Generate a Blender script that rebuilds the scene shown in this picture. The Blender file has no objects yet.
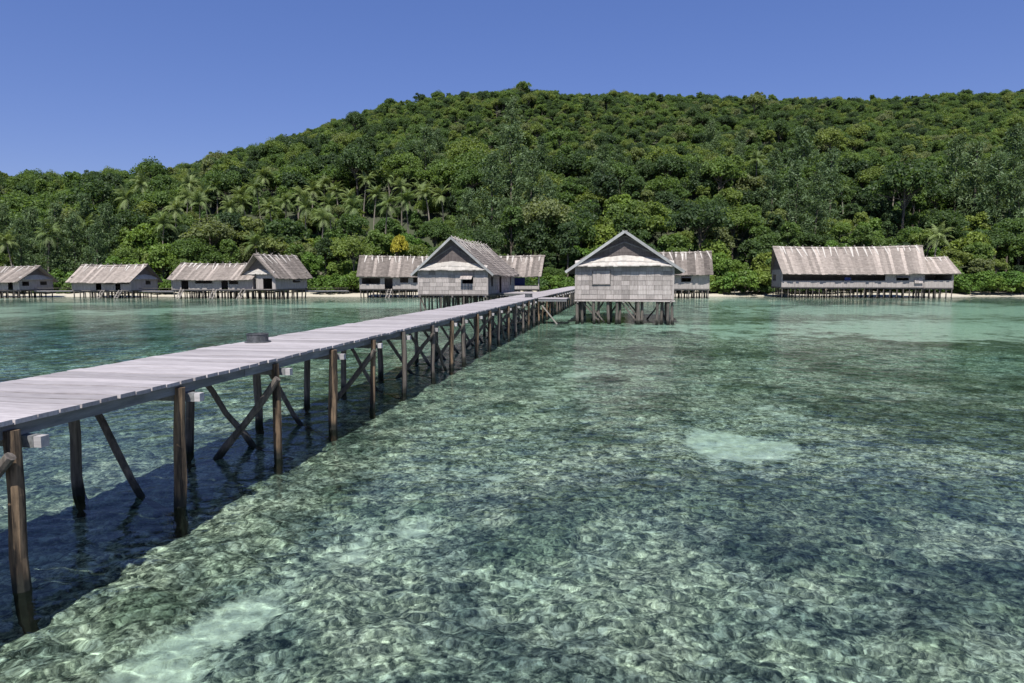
import bpy, bmesh, math, random
import numpy as np
from mathutils import Vector, Matrix

random.seed(7)
rng = np.random.default_rng(11)
sc = bpy.context.scene
COL = sc.collection

# ------------------------------------------------------------------ camera, sky, sun, exposure
cam = bpy.data.cameras.new('camera')
cam_o = bpy.data.objects.new('camera', cam)
COL.objects.link(cam_o)
sc.camera = cam_o
cam.sensor_width = 36.0
cam.lens = 24.0
cam.clip_end = 6000.0
cam_o.location = (0.0, 0.0, 3.3)
cam_o.rotation_euler = (math.radians(90.0) - math.atan(64.5 / 683.0), 0.0, 0.0)

SUN_EL = math.radians(58.0)
SUN_AZ = math.radians(188.0)            # clockwise from +Y: behind the camera
world = bpy.data.worlds.new('World')
sc.world = world
world.use_nodes = True
wn = world.node_tree
sky = wn.nodes.new('ShaderNodeTexSky')
sky.sky_type = 'NISHITA'
sky.sun_disc = False
sky.sun_elevation = SUN_EL
sky.sun_rotation = SUN_AZ
sky.air_density = 1.0
sky.dust_density = 0.0
sky.ozone_density = 3.0
hsv = wn.nodes.new('ShaderNodeHueSaturation')
hsv.inputs['Saturation'].default_value = 1.25
hsv.inputs['Hue'].default_value = 0.515
wn.links.new(sky.outputs[0], hsv.inputs['Color'])
gam = wn.nodes.new('ShaderNodeGamma'); gam.inputs['Gamma'].default_value = 0.58
tint = wn.nodes.new('ShaderNodeMix'); tint.data_type = 'RGBA'; tint.blend_type = 'MULTIPLY'; tint.inputs[0].default_value = 1.0
tint.inputs[7].default_value = (0.93, 1.02, 1.52, 1.0)
wn.links.new(hsv.outputs[0], gam.inputs['Color'])
wn.links.new(gam.outputs[0], tint.inputs[6])
wn.links.new(tint.outputs[2], wn.nodes['Background'].inputs[0])
wn.nodes['Background'].inputs[1].default_value = 0.09

sun = bpy.data.lights.new('sun', 'SUN')
sun.energy = 4.4
sun.angle = math.radians(0.5)
sun.color = (1.0, 0.955, 0.89)
sun.cycles.is_caustics_light = True
sun_o = bpy.data.objects.new('sun', sun)
COL.objects.link(sun_o)
sdir = Vector((math.sin(SUN_AZ) * math.cos(SUN_EL), math.cos(SUN_AZ) * math.cos(SUN_EL), math.sin(SUN_EL)))
sun_o.rotation_euler = sdir.to_track_quat('Z', 'Y').to_euler()
sun_o.location = (0, -20, 60)

sc.view_settings.view_transform = 'Standard'
sc.view_settings.look = 'None'
sc.view_settings.exposure = 0.75
sc.view_settings.gamma = 1.0
sc.cycles.use_denoising = True
sc.cycles.max_bounces = 8
sc.cycles.transparent_max_bounces = 8
sc.cycles.sample_clamp_indirect = 6.0

# ------------------------------------------------------------------ helpers
def tag(o, label=None, cat=None, group=None, kind=None):
    if label: o['label'] = label
    if cat: o['category'] = cat
    if group: o['group'] = group
    if kind: o['kind'] = kind
    return o

def empty(name, loc=(0, 0, 0), rz=0.0):
    o = bpy.data.objects.new(name, None)
    o.empty_display_size = 0.3
    o.location = loc
    o.rotation_euler = (0, 0, rz)
    COL.objects.link(o)
    return o

def link(name, me, parent=None, mat=None, loc=None, rot=None, recv=False):
    o = bpy.data.objects.new(name, me)
    COL.objects.link(o)
    if parent is not None: o.parent = parent
    if mat is not None and not me.materials: me.materials.append(mat)
    if loc is not None: o.location = loc
    if rot is not None: o.rotation_euler = rot
    if recv: o.cycles.is_caustics_receiver = True
    return o

def np_mesh(name, v, f, smooth=False, attrs=None):
    """v (n,3), f (m,k) with one k"""
    v = np.asarray(v, dtype='f'); f = np.asarray(f, dtype='i')
    me = bpy.data.meshes.new(name)
    me.vertices.add(len(v)); me.vertices.foreach_set('co', v.ravel())
    k = f.shape[1]
    me.loops.add(f.size); me.loops.foreach_set('vertex_index', f.ravel())
    me.polygons.add(len(f)); me.polygons.foreach_set('loop_start', np.arange(0, f.size, k, dtype='i'))
    if smooth: me.polygons.foreach_set('use_smooth', np.ones(len(f), dtype=bool))
    me.update(calc_edges=True)
    for an, dom, val in (attrs or ()):
        a = me.attributes.new(an, 'FLOAT', dom)
        a.data.foreach_set('value', np.asarray(val, dtype='f').ravel())
    return me

class MB:
    def __init__(self): self.v = []; self.f = []; self.t = []
    def quad(self, a, b, c, d, tone=0.5):
        n = len(self.v); self.v += [a, b, c, d]; self.f.append((n, n + 1, n + 2, n + 3)); self.t.append(tone)
    def hexa(self, p, tone=0.5):
        """8 points: bottom 4 ccw, top 4 ccw"""
        n = len(self.v); self.v += [tuple(q) for q in p]
        for q in ((3, 2, 1, 0), (4, 5, 6, 7), (0, 1, 5, 4), (1, 2, 6, 5), (2, 3, 7, 6), (3, 0, 4, 7)):
            self.f.append(tuple(n + i for i in q)); self.t.append(tone)
    def box(self, c, s, M=None, tone=0.5):
        x, y, z = s[0] / 2, s[1] / 2, s[2] / 2
        p = [Vector(q) for q in ((-x, -y, -z), (x, -y, -z), (x, y, -z), (-x, y, -z), (-x, -y, z), (x, -y, z), (x, y, z), (-x, y, z))]
        if M is not None: p = [M @ q for q in p]
        c = Vector(c)
        self.hexa([q + c for q in p], tone)
    def bar(self, a, b, w, h, up=(0, 0, 1), tone=0.5):
        a, b = Vector(a), Vector(b); d = (b - a).normalized()
        s = d.cross(Vector(up)).normalized(); u = s.cross(d)
        s *= w / 2; u *= h / 2
        self.hexa([a - s - u, a + s - u, b + s - u, b - s - u, a - s + u, a + s + u, b + s + u, b - s + u], tone)
    def tube(self, pts, rad, n=8, cap=True, tone=0.5):
        pts = [Vector(p) for p in pts]; base = len(self.v)
        for i, p in enumerate(pts):
            d = (pts[min(i + 1, len(pts) - 1)] - pts[max(i - 1, 0)]).normalized()
            ref = Vector((1, 0, 0)) if abs(d.x) < 0.9 else Vector((0, 1, 0))
            s = d.cross(ref).normalized(); u = d.cross(s)
            for k in range(n):
                a = 2 * math.pi * k / n
                self.v.append(tuple(p + (s * math.cos(a) + u * math.sin(a)) * rad[i]))
        for i in range(len(pts) - 1):
            for k in range(n):
                a = base + i * n + k; b = base + i * n + (k + 1) % n
                self.f.append((a, a + n, b + n, b)); self.t.append(tone)
        if cap:
            self.f.append(tuple(base + k for k in range(n))); self.t.append(tone)
            e = base + (len(pts) - 1) * n
            self.f.append(tuple(e + k for k in reversed(range(n)))); self.t.append(tone)
    def mesh(self, name, mat=None, smooth=False):
        me = bpy.data.meshes.new(name)
        me.from_pydata([tuple(q) for q in self.v], [], self.f)
        a = me.attributes.new('tone', 'FLOAT', 'FACE')
        a.data.foreach_set('value', np.asarray(self.t, dtype='f'))
        if smooth: me.polygons.foreach_set('use_smooth', np.ones(len(self.f), dtype=bool))
        if mat: me.materials.append(mat)
        me.update()
        return me
    def build(self, name, mat, parent=None, smooth=False, recv=False):
        return link(name, self.mesh(name, mat, smooth), parent, recv=recv)

_T = rng.random((256, 256))
def vnoise(x, y):
    xi = np.floor(x).astype(int); yi = np.floor(y).astype(int)
    fx = x - xi; fy = y - yi
    fx = fx * fx * (3 - 2 * fx); fy = fy * fy * (3 - 2 * fy)
    a = _T[xi & 255, yi & 255]; b = _T[(xi + 1) & 255, yi & 255]
    c = _T[xi & 255, (yi + 1) & 255]; d = _T[(xi + 1) & 255, (yi + 1) & 255]
    return (a * (1 - fx) + b * fx) * (1 - fy) + (c * (1 - fx) + d * fx) * fy
def fbm(x, y, o=4, g=0.5):
    s = np.zeros_like(x, dtype=float); a = 1.0; t = 0.0
    for i in range(o):
        s += a * vnoise(x * 2 ** i + 17.3 * i, y * 2 ** i - 9.1 * i); t += a; a *= g
    return s / t
def sstep(a, b, x):
    t = np.clip((x - a) / (b - a), 0, 1)
    return t * t * (3 - 2 * t)
def tens(a, b, d0, k, c):
    out = [a]
    while out[-1] < b: out.append(out[-1] + d0 + k * max(0.0, abs(out[-1]) - c))
    return np.array(out)
def grid_faces(n, m):
    idx = np.arange(n * m).reshape(n, m)
    return np.stack([idx[:-1, :-1].ravel(), idx[:-1, 1:].ravel(), idx[1:, 1:].ravel(), idx[1:, :-1].ravel()], 1)

# ------------------------------------------------------------------ materials
def new_mat(name):
    m = bpy.data.materials.new(name); m.use_nodes = True
    nt = m.node_tree
    return m, nt, nt.nodes['Principled BSDF']
def N(nt, t, **kw):
    n = nt.nodes.new(t)
    for k, v in kw.items():
        if k in n.inputs: n.inputs[k].default_value = v
        else: setattr(n, k, v)
    return n
def ramp(nt, stops):
    r = nt.nodes.new('ShaderNodeValToRGB'); e = r.color_ramp.elements
    while len(e) < len(stops): e.new(0.5)
    for i, (p, c) in enumerate(stops):
        e[i].position = p; e[i].color = (c[0], c[1], c[2], 1)
    return r
def mixc(nt, blend='MIX'):
    n = nt.nodes.new('ShaderNodeMix'); n.data_type = 'RGBA'; n.blend_type = blend
    return n, n.inputs[0], n.inputs[6], n.inputs[7], n.outputs[2]

def wood_mat(name, dark, light, stretch=(1, 1, 1), scale=3.0, rough=0.8, wet=False, bump=0.3, tone=0.5, lo=0.3, hi=0.7):
    """weathered timber: stretched noise grain, a tone per piece, dark wet foot if wet"""
    m, nt, p = new_mat(name); L = nt.links
    tc = N(nt, 'ShaderNodeTexCoord'); oi = N(nt, 'ShaderNodeObjectInfo')
    add = N(nt, 'ShaderNodeVectorMath', operation='ADD')
    mul = N(nt, 'ShaderNodeVectorMath', operation='SCALE'); mul.inputs['Scale'].default_value = 37.0
    comb = N(nt, 'ShaderNodeCombineXYZ')
    for i in range(3): L.new(oi.outputs['Random'], comb.inputs[i])
    L.new(comb.outputs[0], mul.inputs[0])
    mp = N(nt, 'ShaderNodeMapping'); mp.inputs['Scale'].default_value = stretch
    L.new(tc.outputs['Object'], add.inputs[0]); L.new(mul.outputs[0], add.inputs[1]); L.new(add.outputs[0], mp.inputs[0])
    no = N(nt, 'ShaderNodeTexNoise', Scale=scale, Detail=8.0, Roughness=0.65)
    L.new(mp.outputs[0], no.inputs['Vector'])
    r = ramp(nt, [(lo, dark), (hi, light)])
    L.new(no.outputs[0], r.inputs[0])
    at = N(nt, 'ShaderNodeAttribute', attribute_name='tone')
    av = N(nt, 'ShaderNodeMath', operation='ADD'); L.new(at.outputs['Fac'], av.inputs[0]); L.new(oi.outputs['Random'], av.inputs[1])
    mr = N(nt, 'ShaderNodeMapRange'); mr.inputs[1].default_value = 0; mr.inputs[2].default_value = 2
    mr.inputs[3].default_value = 1 - tone; mr.inputs[4].default_value = 1 + tone
    L.new(av.outputs[0], mr.inputs[0])
    mx, f, a, b, o = mixc(nt, 'MULTIPLY'); f.default_value = 1
    L.new(r.outputs[0], a); L.new(mr.outputs[0], b)
    last = o
    if wet:
        ge = N(nt, 'ShaderNodeNewGeometry'); sx = N(nt, 'ShaderNodeSeparateXYZ'); L.new(ge.outputs['Position'], sx.inputs[0])
        n2 = N(nt, 'ShaderNodeTexNoise', Scale=5.0, Detail=3.0); L.new(ge.outputs['Position'], n2.inputs['Vector'])
        ad = N(nt, 'ShaderNodeMath', operation='MULTIPLY_ADD'); L.new(n2.outputs[0], ad.inputs[0]); ad.inputs[1].default_value = -0.25; L.new(sx.outputs[2], ad.inputs[2])
        w = N(nt, 'ShaderNodeMapRange'); w.inputs[1].default_value = -0.02; w.inputs[2].default_value = 0.12
        L.new(ad.outputs[0], w.inputs[0])
        mx2, f2, a2, b2, o2 = mixc(nt); L.new(w.outputs[0], f2); a2.default_value = (0.022, 0.023, 0.019, 1); L.new(last, b2)
        last = o2
    L.new(last, p.inputs['Base Color'])
    p.inputs['Roughness'].default_value = rough
    p.inputs['Specular IOR Level'].default_value = 0.25
    bm = N(nt, 'ShaderNodeBump', Strength=bump, Distance=0.02); L.new(no.outputs[0], bm.inputs['Height']); L.new(bm.outputs[0], p.inputs['Normal'])
    return m

M = {}
M['plank'] = wood_mat('weathered_plank', (0.24, 0.22, 0.222), (0.40, 0.375, 0.378), (1.0, 9, 4), 3.0, 0.75, tone=0.42, bump=0.25)
M['stringer'] = wood_mat('stringer_wood', (0.10, 0.105, 0.105), (0.21, 0.215, 0.22), (8, 1, 8), 2.0)
M['pile'] = wood_mat('pile_wood', (0.028, 0.022, 0.017), (0.22, 0.155, 0.098), (7, 7, 0.7), 1.6, 0.85, wet=True, bump=0.6, tone=0.45, lo=0.4, hi=0.64)
M['pile_grey'] = wood_mat('grey_pile_wood', (0.035, 0.031, 0.028), (0.17, 0.15, 0.13), (9, 9, 0.8), 1.6, 0.85, wet=True, bump=0.6, tone=0.3)
M['cap'] = wood_mat('sunlit_beam_end', (0.28, 0.27, 0.275), (0.42, 0.41, 0.41), (1, 8, 8), 2.0)  # weathered grey, paler than the beam so its end looks sunlit
M['wall'] = wood_mat('woven_wall', (0.22, 0.195, 0.18), (0.38, 0.345, 0.325), (7, 7, 0.9), 1.6, 0.9, tone=0.34)
M['wall_far'] = wood_mat('woven_wall_far', (0.22, 0.20, 0.185), (0.37, 0.34, 0.32), (6, 6, 0.7), 1.2, 0.9, tone=0.12)
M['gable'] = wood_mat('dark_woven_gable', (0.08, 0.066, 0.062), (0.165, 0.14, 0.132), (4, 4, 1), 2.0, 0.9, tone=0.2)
M['floor'] = wood_mat('house_floor_wood', (0.09, 0.08, 0.075), (0.2, 0.185, 0.175), (1, 6, 6), 1.5)
M['thatch'] = wood_mat('palm_thatch', (0.128, 0.107, 0.092), (0.295, 0.26, 0.23), (3, 3, 3), 0.9, 0.95, tone=0.8, lo=0.1, hi=0.9)
M['thatch_pale'] = wood_mat('bleached_thatch', (0.32, 0.295, 0.265), (0.46, 0.435, 0.40), (3, 3, 3), 1.5, 0.95, tone=0.2)
M['barge'] = wood_mat('barge_board_wood', (0.22, 0.225, 0.22), (0.35, 0.355, 0.35), (1, 1, 1), 2.0, 0.8)
M['ladder'] = wood_mat('ladder_wood', (0.24, 0.22, 0.195), (0.38, 0.35, 0.32), (4, 4, 1), 2.0)
M['blue_cloth'] = wood_mat('blue_cloth', (0.03, 0.045, 0.16), (0.06, 0.08, 0.28), (1, 1, 1), 3.0)
M['trunk'] = wood_mat('bark', (0.06, 0.05, 0.04), (0.16, 0.14, 0.115), (6, 6, 1), 1.2, 0.9)
M['palm_trunk'] = wood_mat('palm_bark', (0.12, 0.105, 0.085), (0.24, 0.215, 0.18), (1, 1, 8), 1.5, 0.9)

m, nt, p = new_mat('tub_metal'); M['tub'] = m
tc = N(nt, 'ShaderNodeTexCoord'); no = N(nt, 'ShaderNodeTexNoise', Scale=14.0, Detail=6.0)
nt.links.new(tc.outputs['Object'], no.inputs['Vector'])
r = ramp(nt, [(0.35, (0.035, 0.04, 0.042)), (0.65, (0.085, 0.09, 0.095))]); nt.links.new(no.outputs[0], r.inputs[0]); nt.links.new(r.outputs[0], p.inputs['Base Color'])
p.inputs['Roughness'].default_value = 0.6

def leaf_mat(name, stops, trans=0.3, tone=0.35):
    m = bpy.data.materials.new(name); m.use_nodes = True; nt = m.node_tree; nt.nodes.clear(); L = nt.links
    out = N(nt, 'ShaderNodeOutputMaterial')
    oi = N(nt, 'ShaderNodeObjectInfo'); at = N(nt, 'ShaderNodeAttribute', attribute_name='tone')
    r = ramp(nt, stops); L.new(oi.outputs['Random'], r.inputs[0])
    mr = N(nt, 'ShaderNodeMapRange'); mr.inputs[3].default_value = 1 - tone; mr.inputs[4].default_value = 1 + tone
    L.new(at.outputs['Fac'], mr.inputs[0])
    mx, f, a, b, o = mixc(nt, 'MULTIPLY'); f.default_value = 1; L.new(r.outputs[0], a); L.new(mr.outputs[0], b)
    d = N(nt, 'ShaderNodeBsdfPrincipled'); d.inputs['Roughness'].default_value = 0.55; d.inputs['Specular IOR Level'].default_value = 0.3
    L.new(o, d.inputs['Base Color'])
    t = N(nt, 'ShaderNodeBsdfTranslucent')
    mx2, f2, a2, b2, o2 = mixc(nt, 'MULTIPLY'); f2.default_value = 1; L.new(o, a2); b2.default_value = (1.25, 1.25, 0.55, 1)
    L.new(o2, t.inputs['Color'])
    ms = N(nt, 'ShaderNodeMixShader'); ms.inputs[0].default_value = trans
    L.new(d.outputs[0], ms.inputs[1]); L.new(t.outputs[0], ms.inputs[2]); L.new(ms.outputs[0], out.inputs[0])
    return m
M['leaf'] = leaf_mat('broad_leaves', [(0.0, (0.050, 0.084, 0.040)), (0.25, (0.078, 0.128, 0.046)), (0.5, (0.105, 0.172, 0.050)), (0.75, (0.14, 0.208, 0.056)), (0.9, (0.185, 0.235, 0.064)), (1.0, (0.17, 0.20, 0.10))], 0.5)
M['leaf_bright'] = leaf_mat('bright_leaves', [(0.0, (0.09, 0.175, 0.035)), (0.5, (0.12, 0.20, 0.04)), (1.0, (0.17, 0.22, 0.045))], 0.38)
M['leaf_grey'] = leaf_mat('needle_foliage', [(0.0, (0.088, 0.14, 0.062)), (1.0, (0.12, 0.175, 0.078))], 0.35)
M['leaf_palm'] = leaf_mat('palm_leaves', [(0.0, (0.13, 0.185, 0.062)), (1.0, (0.19, 0.24, 0.09))], 0.35)
M['leaf_yellow'] = leaf_mat('yellow_blossom', [(0.0, (0.26, 0.25, 0.03)), (1.0, (0.30, 0.27, 0.03))])

# ------------------------------------------------------------------ water, seabed, beach, hill
def gauss(x, y, cx, cy, sx, sy, rot=0.0):
    c, s = math.cos(rot), math.sin(rot)
    u = (x - cx) * c + (y - cy) * s; v = -(x - cx) * s + (y - cy) * c
    return np.exp(-(u / sx) ** 2 - (v / sy) ** 2)

def sand_mask(x, y):
    n = fbm(x * 0.9 + 3, y * 0.9, 6, 0.68) - 0.5
    n2 = fbm(x * 0.09 + 40, y * 0.07 + 8, 4) - 0.5
    m = np.zeros_like(x)
    for cx, cy, sx, sy, ro, a in SAND: m = np.maximum(m, a * gauss(x, y, cx, cy, sx, sy, ro))
    m = sstep(0.10, 0.8, m + n * 1.2 * np.minimum(1, m * 4)) + n * 0.4
    far = sstep(28, 60, y) * (0.42 + 2.2 * n2 + 0.5 * n) - 0.9 * gauss(x, y, -26, 36, 22, 16)
    return np.clip(np.maximum(m, far), 0, 1)
# sand pockets in the reef (centre, half sizes, turn, strength)
SAND = [(4.95, 14.4, 1.35, 1.25, 0.1, 1.25), (-3.15, 7.25, 0.44, 1.2, -0.46, 1.35), (-3.35, 6.2, 0.6, 0.55, -0.4, 1.1), (-1.9, 9.6, 0.7, 1.3, -0.4, 0.42), (-0.6, 12.5, 1.2, 2.0, -0.4, 0.4),
        (3.0, 23, 5, 7, 0.0, 0.36), (7.4, 14.8, 1.0, 0.6, -0.2, 0.42), (7.2, 17.6, 0.9, 2.6, 0.35, 0.45), (2.0, 17, 3.0, 3.5, 0.2, 0.34), (9.5, 11.5, 1.2, 0.8, 0.2, 0.45), (1.0, 8.0, 0.9, 0.8, 0.2, 0.42), (4.5, 8.2, 0.7, 0.7, 0.2, 0.42), (30, 46, 20, 12, 0.1, 0.85), (14, 42, 10, 5, 0.0, 0.6),
        (16, 47, 20, 4, 0.0, 0.7), (-40, 66, 34, 9, 0.0, 0.62), (-20, 80, 20, 8, 0, 0.8), (45, 70, 35, 14, 0.0, 0.9), (50, 50, 14, 8, 0, 0.9)]

def coral_mask(x, y):
    n = fbm(x * 0.55 + 61, y * 0.55 + 13, 5, 0.6)
    b = fbm(x * 0.13 + 7, y * 0.13 + 29, 3)
    m = sstep(0.50, 0.62, n + 0.55 * (b - 0.5) + 0.10 * gauss(x, y, 13, 17, 8, 6) + 0.07 * gauss(x, y, 5, 8, 5, 3))
    return m
def bed_z(x, y):
    base = -1.08 - 0.65 * sstep(24, 50, y) + 1.5 * sstep(88, 117, y)
    base = base - 1.3 * gauss(x, y, -24, 34, 20, 17) - 1.1 * gauss(x, y, 25, 25, 14, 8)
    s = sand_mask(x, y)
    lump = (fbm(x * 0.8, y * 0.8, 4, 0.55) - 0.45) * 0.6 + (fbm(x * 3.1 + 9, y * 3.1, 3, 0.6) - 0.5) * 0.26
    lump = lump + 0.16 * coral_mask(x, y)
    return base + lump * (1 - 0.85 * s) * sstep(116, 100, y) - 0.12 * s

ys = tens(-12.0, 122.0, 0.075, 0.010, 7.0)
ys = np.concatenate([np.linspace(-14, 3.9, 24), ys[ys > 4]])
xs = tens(0.0, 420.0, 0.08, 0.014, 9.0); xs = np.concatenate([-xs[:0:-1], xs])
X, Y = np.meshgrid(xs, ys)
S = sand_mask(X, Y)
Z = bed_z(X, Y)
me = np_mesh('seabed', np.stack([X.ravel(), Y.ravel(), Z.ravel()], 1), grid_faces(*X.shape), True, [('sand', 'POINT', S), ('coral', 'POINT', coral_mask(X, Y))])
m, nt, p = new_mat('reef_bed'); L = nt.links
tc = N(nt, 'ShaderNodeTexCoord')
n1 = N(nt, 'ShaderNodeTexNoise', Scale=8.0, Detail=8.0, Roughness=0.8); L.new(tc.outputs['Object'], n1.inputs['Vector'])
n2 = N(nt, 'ShaderNodeTexNoise', Scale=0.8, Detail=5.0, Roughness=0.68); L.new(tc.outputs['Object'], n2.inputs['Vector'])
wob = N(nt, 'ShaderNodeVectorMath', operation='MULTIPLY_ADD'); L.new(n1.outputs['Color'], wob.inputs[0]); wob.inputs[1].default_value = (0.12, 0.12, 0.12); L.new(tc.outputs['Object'], wob.inputs[2])
v1 = N(nt, 'ShaderNodeTexVoronoi', Scale=24.0); L.new(wob.outputs[0], v1.inputs['Vector'])
v2 = N(nt, 'ShaderNodeTexVoronoi', Scale=6.0); L.new(wob.outputs[0], v2.inputs['Vector'])
c1 = N(nt, 'ShaderNodeSeparateColor'); L.new(v1.outputs['Color'], c1.inputs[0])
c2 = N(nt, 'ShaderNodeSeparateColor'); L.new(v2.outputs['Color'], c2.inputs[0])
# rubble pieces and coral knobs, each with its own paleness
s1 = N(nt, 'ShaderNodeMath', operation='MULTIPLY_ADD'); L.new(c1.outputs[0], s1.inputs[0]); s1.inputs[1].default_value = 0.20; L.new(n1.outputs[0], s1.inputs[2])
s2 = N(nt, 'ShaderNodeMath', operation='MULTIPLY_ADD'); L.new(c2.outputs[1], s2.inputs[0]); s2.inputs[1].default_value = 0.15; L.new(s1.outputs[0], s2.inputs[2])
r1 = ramp(nt, [(0.47, (0.030, 0.040, 0.036)), (0.59, (0.14, 0.152, 0.132)), (0.70, (0.36, 0.368, 0.31)), (0.85, (0.78, 0.78, 0.68))])
hs = N(nt, 'ShaderNodeMath', operation='MULTIPLY'); L.new(s2.outputs[0], hs.inputs[0]); hs.inputs[1].default_value = 0.95
L.new(hs.outputs[0], r1.inputs[0])
r2 = ramp(nt, [(0.36, (0.40, 0.46, 0.47)), (0.46, (0.85, 0.88, 0.86)), (0.54, (1.18, 1.18, 1.06)), (0.66, (1.2, 1.16, 1.08))]); L.new(n2.outputs[0], r2.inputs[0])
mx, f, a, b, o3 = mixc(nt, 'MULTIPLY'); f.default_value = 1; L.new(r1.outputs[0], a); L.new(r2.outputs[0], b)
ac = N(nt, 'ShaderNodeAttribute', attribute_name='coral')
mxc, fc3, ac3, bc3, oc3 = mixc(nt, 'MULTIPLY'); L.new(ac.outputs['Fac'], fc3); L.new(o3, ac3); bc3.default_value = (0.46, 0.52, 0.50, 1); o3 = oc3
at = N(nt, 'ShaderNodeAttribute', attribute_name='sand')
sadd = N(nt, 'ShaderNodeMath', operation='MULTIPLY_ADD'); L.new(s2.outputs[0], sadd.inputs[0]); sadd.inputs[1].default_value = 0.9; L.new(at.outputs['Fac'], sadd.inputs[2])
rs = N(nt, 'ShaderNodeMapRange'); rs.interpolation_type = 'SMOOTHSTEP'; rs.inputs[1].default_value = 0.95; rs.inputs[2].default_value = 1.62; L.new(sadd.outputs[0], rs.inputs[0])
mx4, f4, a4, b4, o4 = mixc(nt); L.new(rs.outputs[0], f4); L.new(o3, a4); rsd = ramp(nt, [(0.35, (0.46, 0.47, 0.38)), (0.6, (0.74, 0.75, 0.63))]); L.new(n1.outputs[0], rsd.inputs[0]); L.new(rsd.outputs[0], b4)
L.new(o4, p.inputs['Base Color']); p.inputs['Roughness'].default_value = 1.0; p.inputs['Specular IOR Level'].default_value = 0.0
bmp = N(nt, 'ShaderNodeBump', Strength=0.7, Distance=0.06); L.new(s2.outputs[0], bmp.inputs['Height']); L.new(bmp.outputs[0], p.inputs['Normal'])
seabed = link('seabed', me, None, m, recv=True); tag(seabed, 'coral reef and sand bottom under the clear water', kind='structure')

# the sea surface: a sheet of real ripples, cells growing with distance
ys = tens(4.0, 119.0, 0.029, 0.0075, 5.5)
ys = np.concatenate([np.linspace(-14, 3.95, 120), ys])
xs = tens(0.0, 420.0, 0.036, 0.0095, 6.0); xs = np.concatenate([-xs[:0:-1], xs])
X, Y = np.meshgrid(xs, ys)
Z = np.zeros_like(X); sl2 = np.zeros_like(X); tot = 0.0
cell = np.maximum(0.036 + 0.0095 * np.maximum(0, np.abs(X) - 6), 0.029 + 0.0075 * np.maximum(0, Y - 5.5))
wr = np.random.default_rng(5)
for i in range(72):
    lam = 10 ** wr.uniform(-1.05, 0.15); th = wr.normal(1.75, 0.75); k = 2 * math.pi / lam
    sl = 0.0094 * (1.0 if lam < 0.26 else (0.26 / lam) ** 0.9)
    g = np.clip(lam / cell / 3.5 - 0.4, 0, 1)
    wx = X + 0.10 * lam * np.sin(Y / lam * 0.7 + i); 
    Z += (sl / k * g) * np.sin(k * (wx * math.cos(th) + Y * math.sin(th)) + wr.uniform(0, 6.283)) * (0.55 + 0.9 * vnoise(X * 0.35 / (0.4 + lam) + i * 3.3, Y * 0.35 / (0.4 + lam)))
    sl2 += (sl * g) ** 2; tot += sl ** 2
Z *= np.clip(np.sqrt((0.55 + 3.6 * sstep(18, 60, Y)) * tot / np.maximum(sl2, 1e-9)), 0.8, 6.0)
dep = np.clip(-bed_z(X, Y), 0.05, 3)
me = np_mesh('sea_water', np.stack([X.ravel(), Y.ravel(), Z.ravel()], 1), grid_faces(*X.shape), True, [('depth', 'POINT', dep)])
m = bpy.data.materials.new('clear_sea_water'); m.use_nodes = True; nt = m.node_tree; nt.nodes.clear(); L = nt.links
out = N(nt, 'ShaderNodeOutputMaterial'); gl = N(nt, 'ShaderNodeBsdfRefraction', IOR=1.33, Roughness=0.0)
gs = N(nt, 'ShaderNodeBsdfGlossy', Roughness=0.0); fr = N(nt, 'ShaderNodeFresnel', IOR=1.33); fm = N(nt, 'ShaderNodeMath', operation='MULTIPLY'); fm.inputs[1].default_value = 0.72
wtc = N(nt, 'ShaderNodeTexCoord'); wmp = N(nt, 'ShaderNodeMapping'); wmp.inputs['Scale'].default_value = (1.6, 3.2, 1.0); L.new(wtc.outputs['Object'], wmp.inputs[0])
wno = N(nt, 'ShaderNodeTexNoise', Scale=1.6, Detail=3.0, Roughness=0.6); L.new(wmp.outputs[0], wno.inputs['Vector'])
wbm = N(nt, 'ShaderNodeBump', Strength=1.0, Distance=0.010); L.new(wno.outputs[0], wbm.inputs['Height']); L.new(wbm.outputs[0], gs.inputs['Normal']); L.new(wbm.outputs[0], fr.inputs['Normal'])
wm = N(nt, 'ShaderNodeMixShader'); L.new(fr.outputs[0], fm.inputs[0]); L.new(fm.outputs[0], wm.inputs[0])
at = N(nt, 'ShaderNodeAttribute', attribute_name='depth')
mr = N(nt, 'ShaderNodeMapRange'); mr.inputs[1].default_value = 0.0; mr.inputs[2].default_value = 3.0; L.new(at.outputs['Fac'], mr.inputs[0])
rr = ramp(nt, [(0.0, (0.97, 1, 0.99)), (0.45, (0.80, 0.96, 0.928)), (0.66, (0.70, 0.93, 0.89)), (1.0, (0.40, 0.69, 0.88))]); L.new(mr.outputs[0], rr.inputs[0])
L.new(rr.outputs[0], gl.inputs['Color']); L.new(gl.outputs[0], wm.inputs[1]); L.new(gs.outputs[0], wm.inputs[2]); L.new(wm.outputs[0], out.inputs[0])
water = link('sea_water', me, None, m); tag(water, 'clear rippled turquoise sea water over the reef', kind='structure')
water.cycles.is_caustics_caster = True

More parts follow.
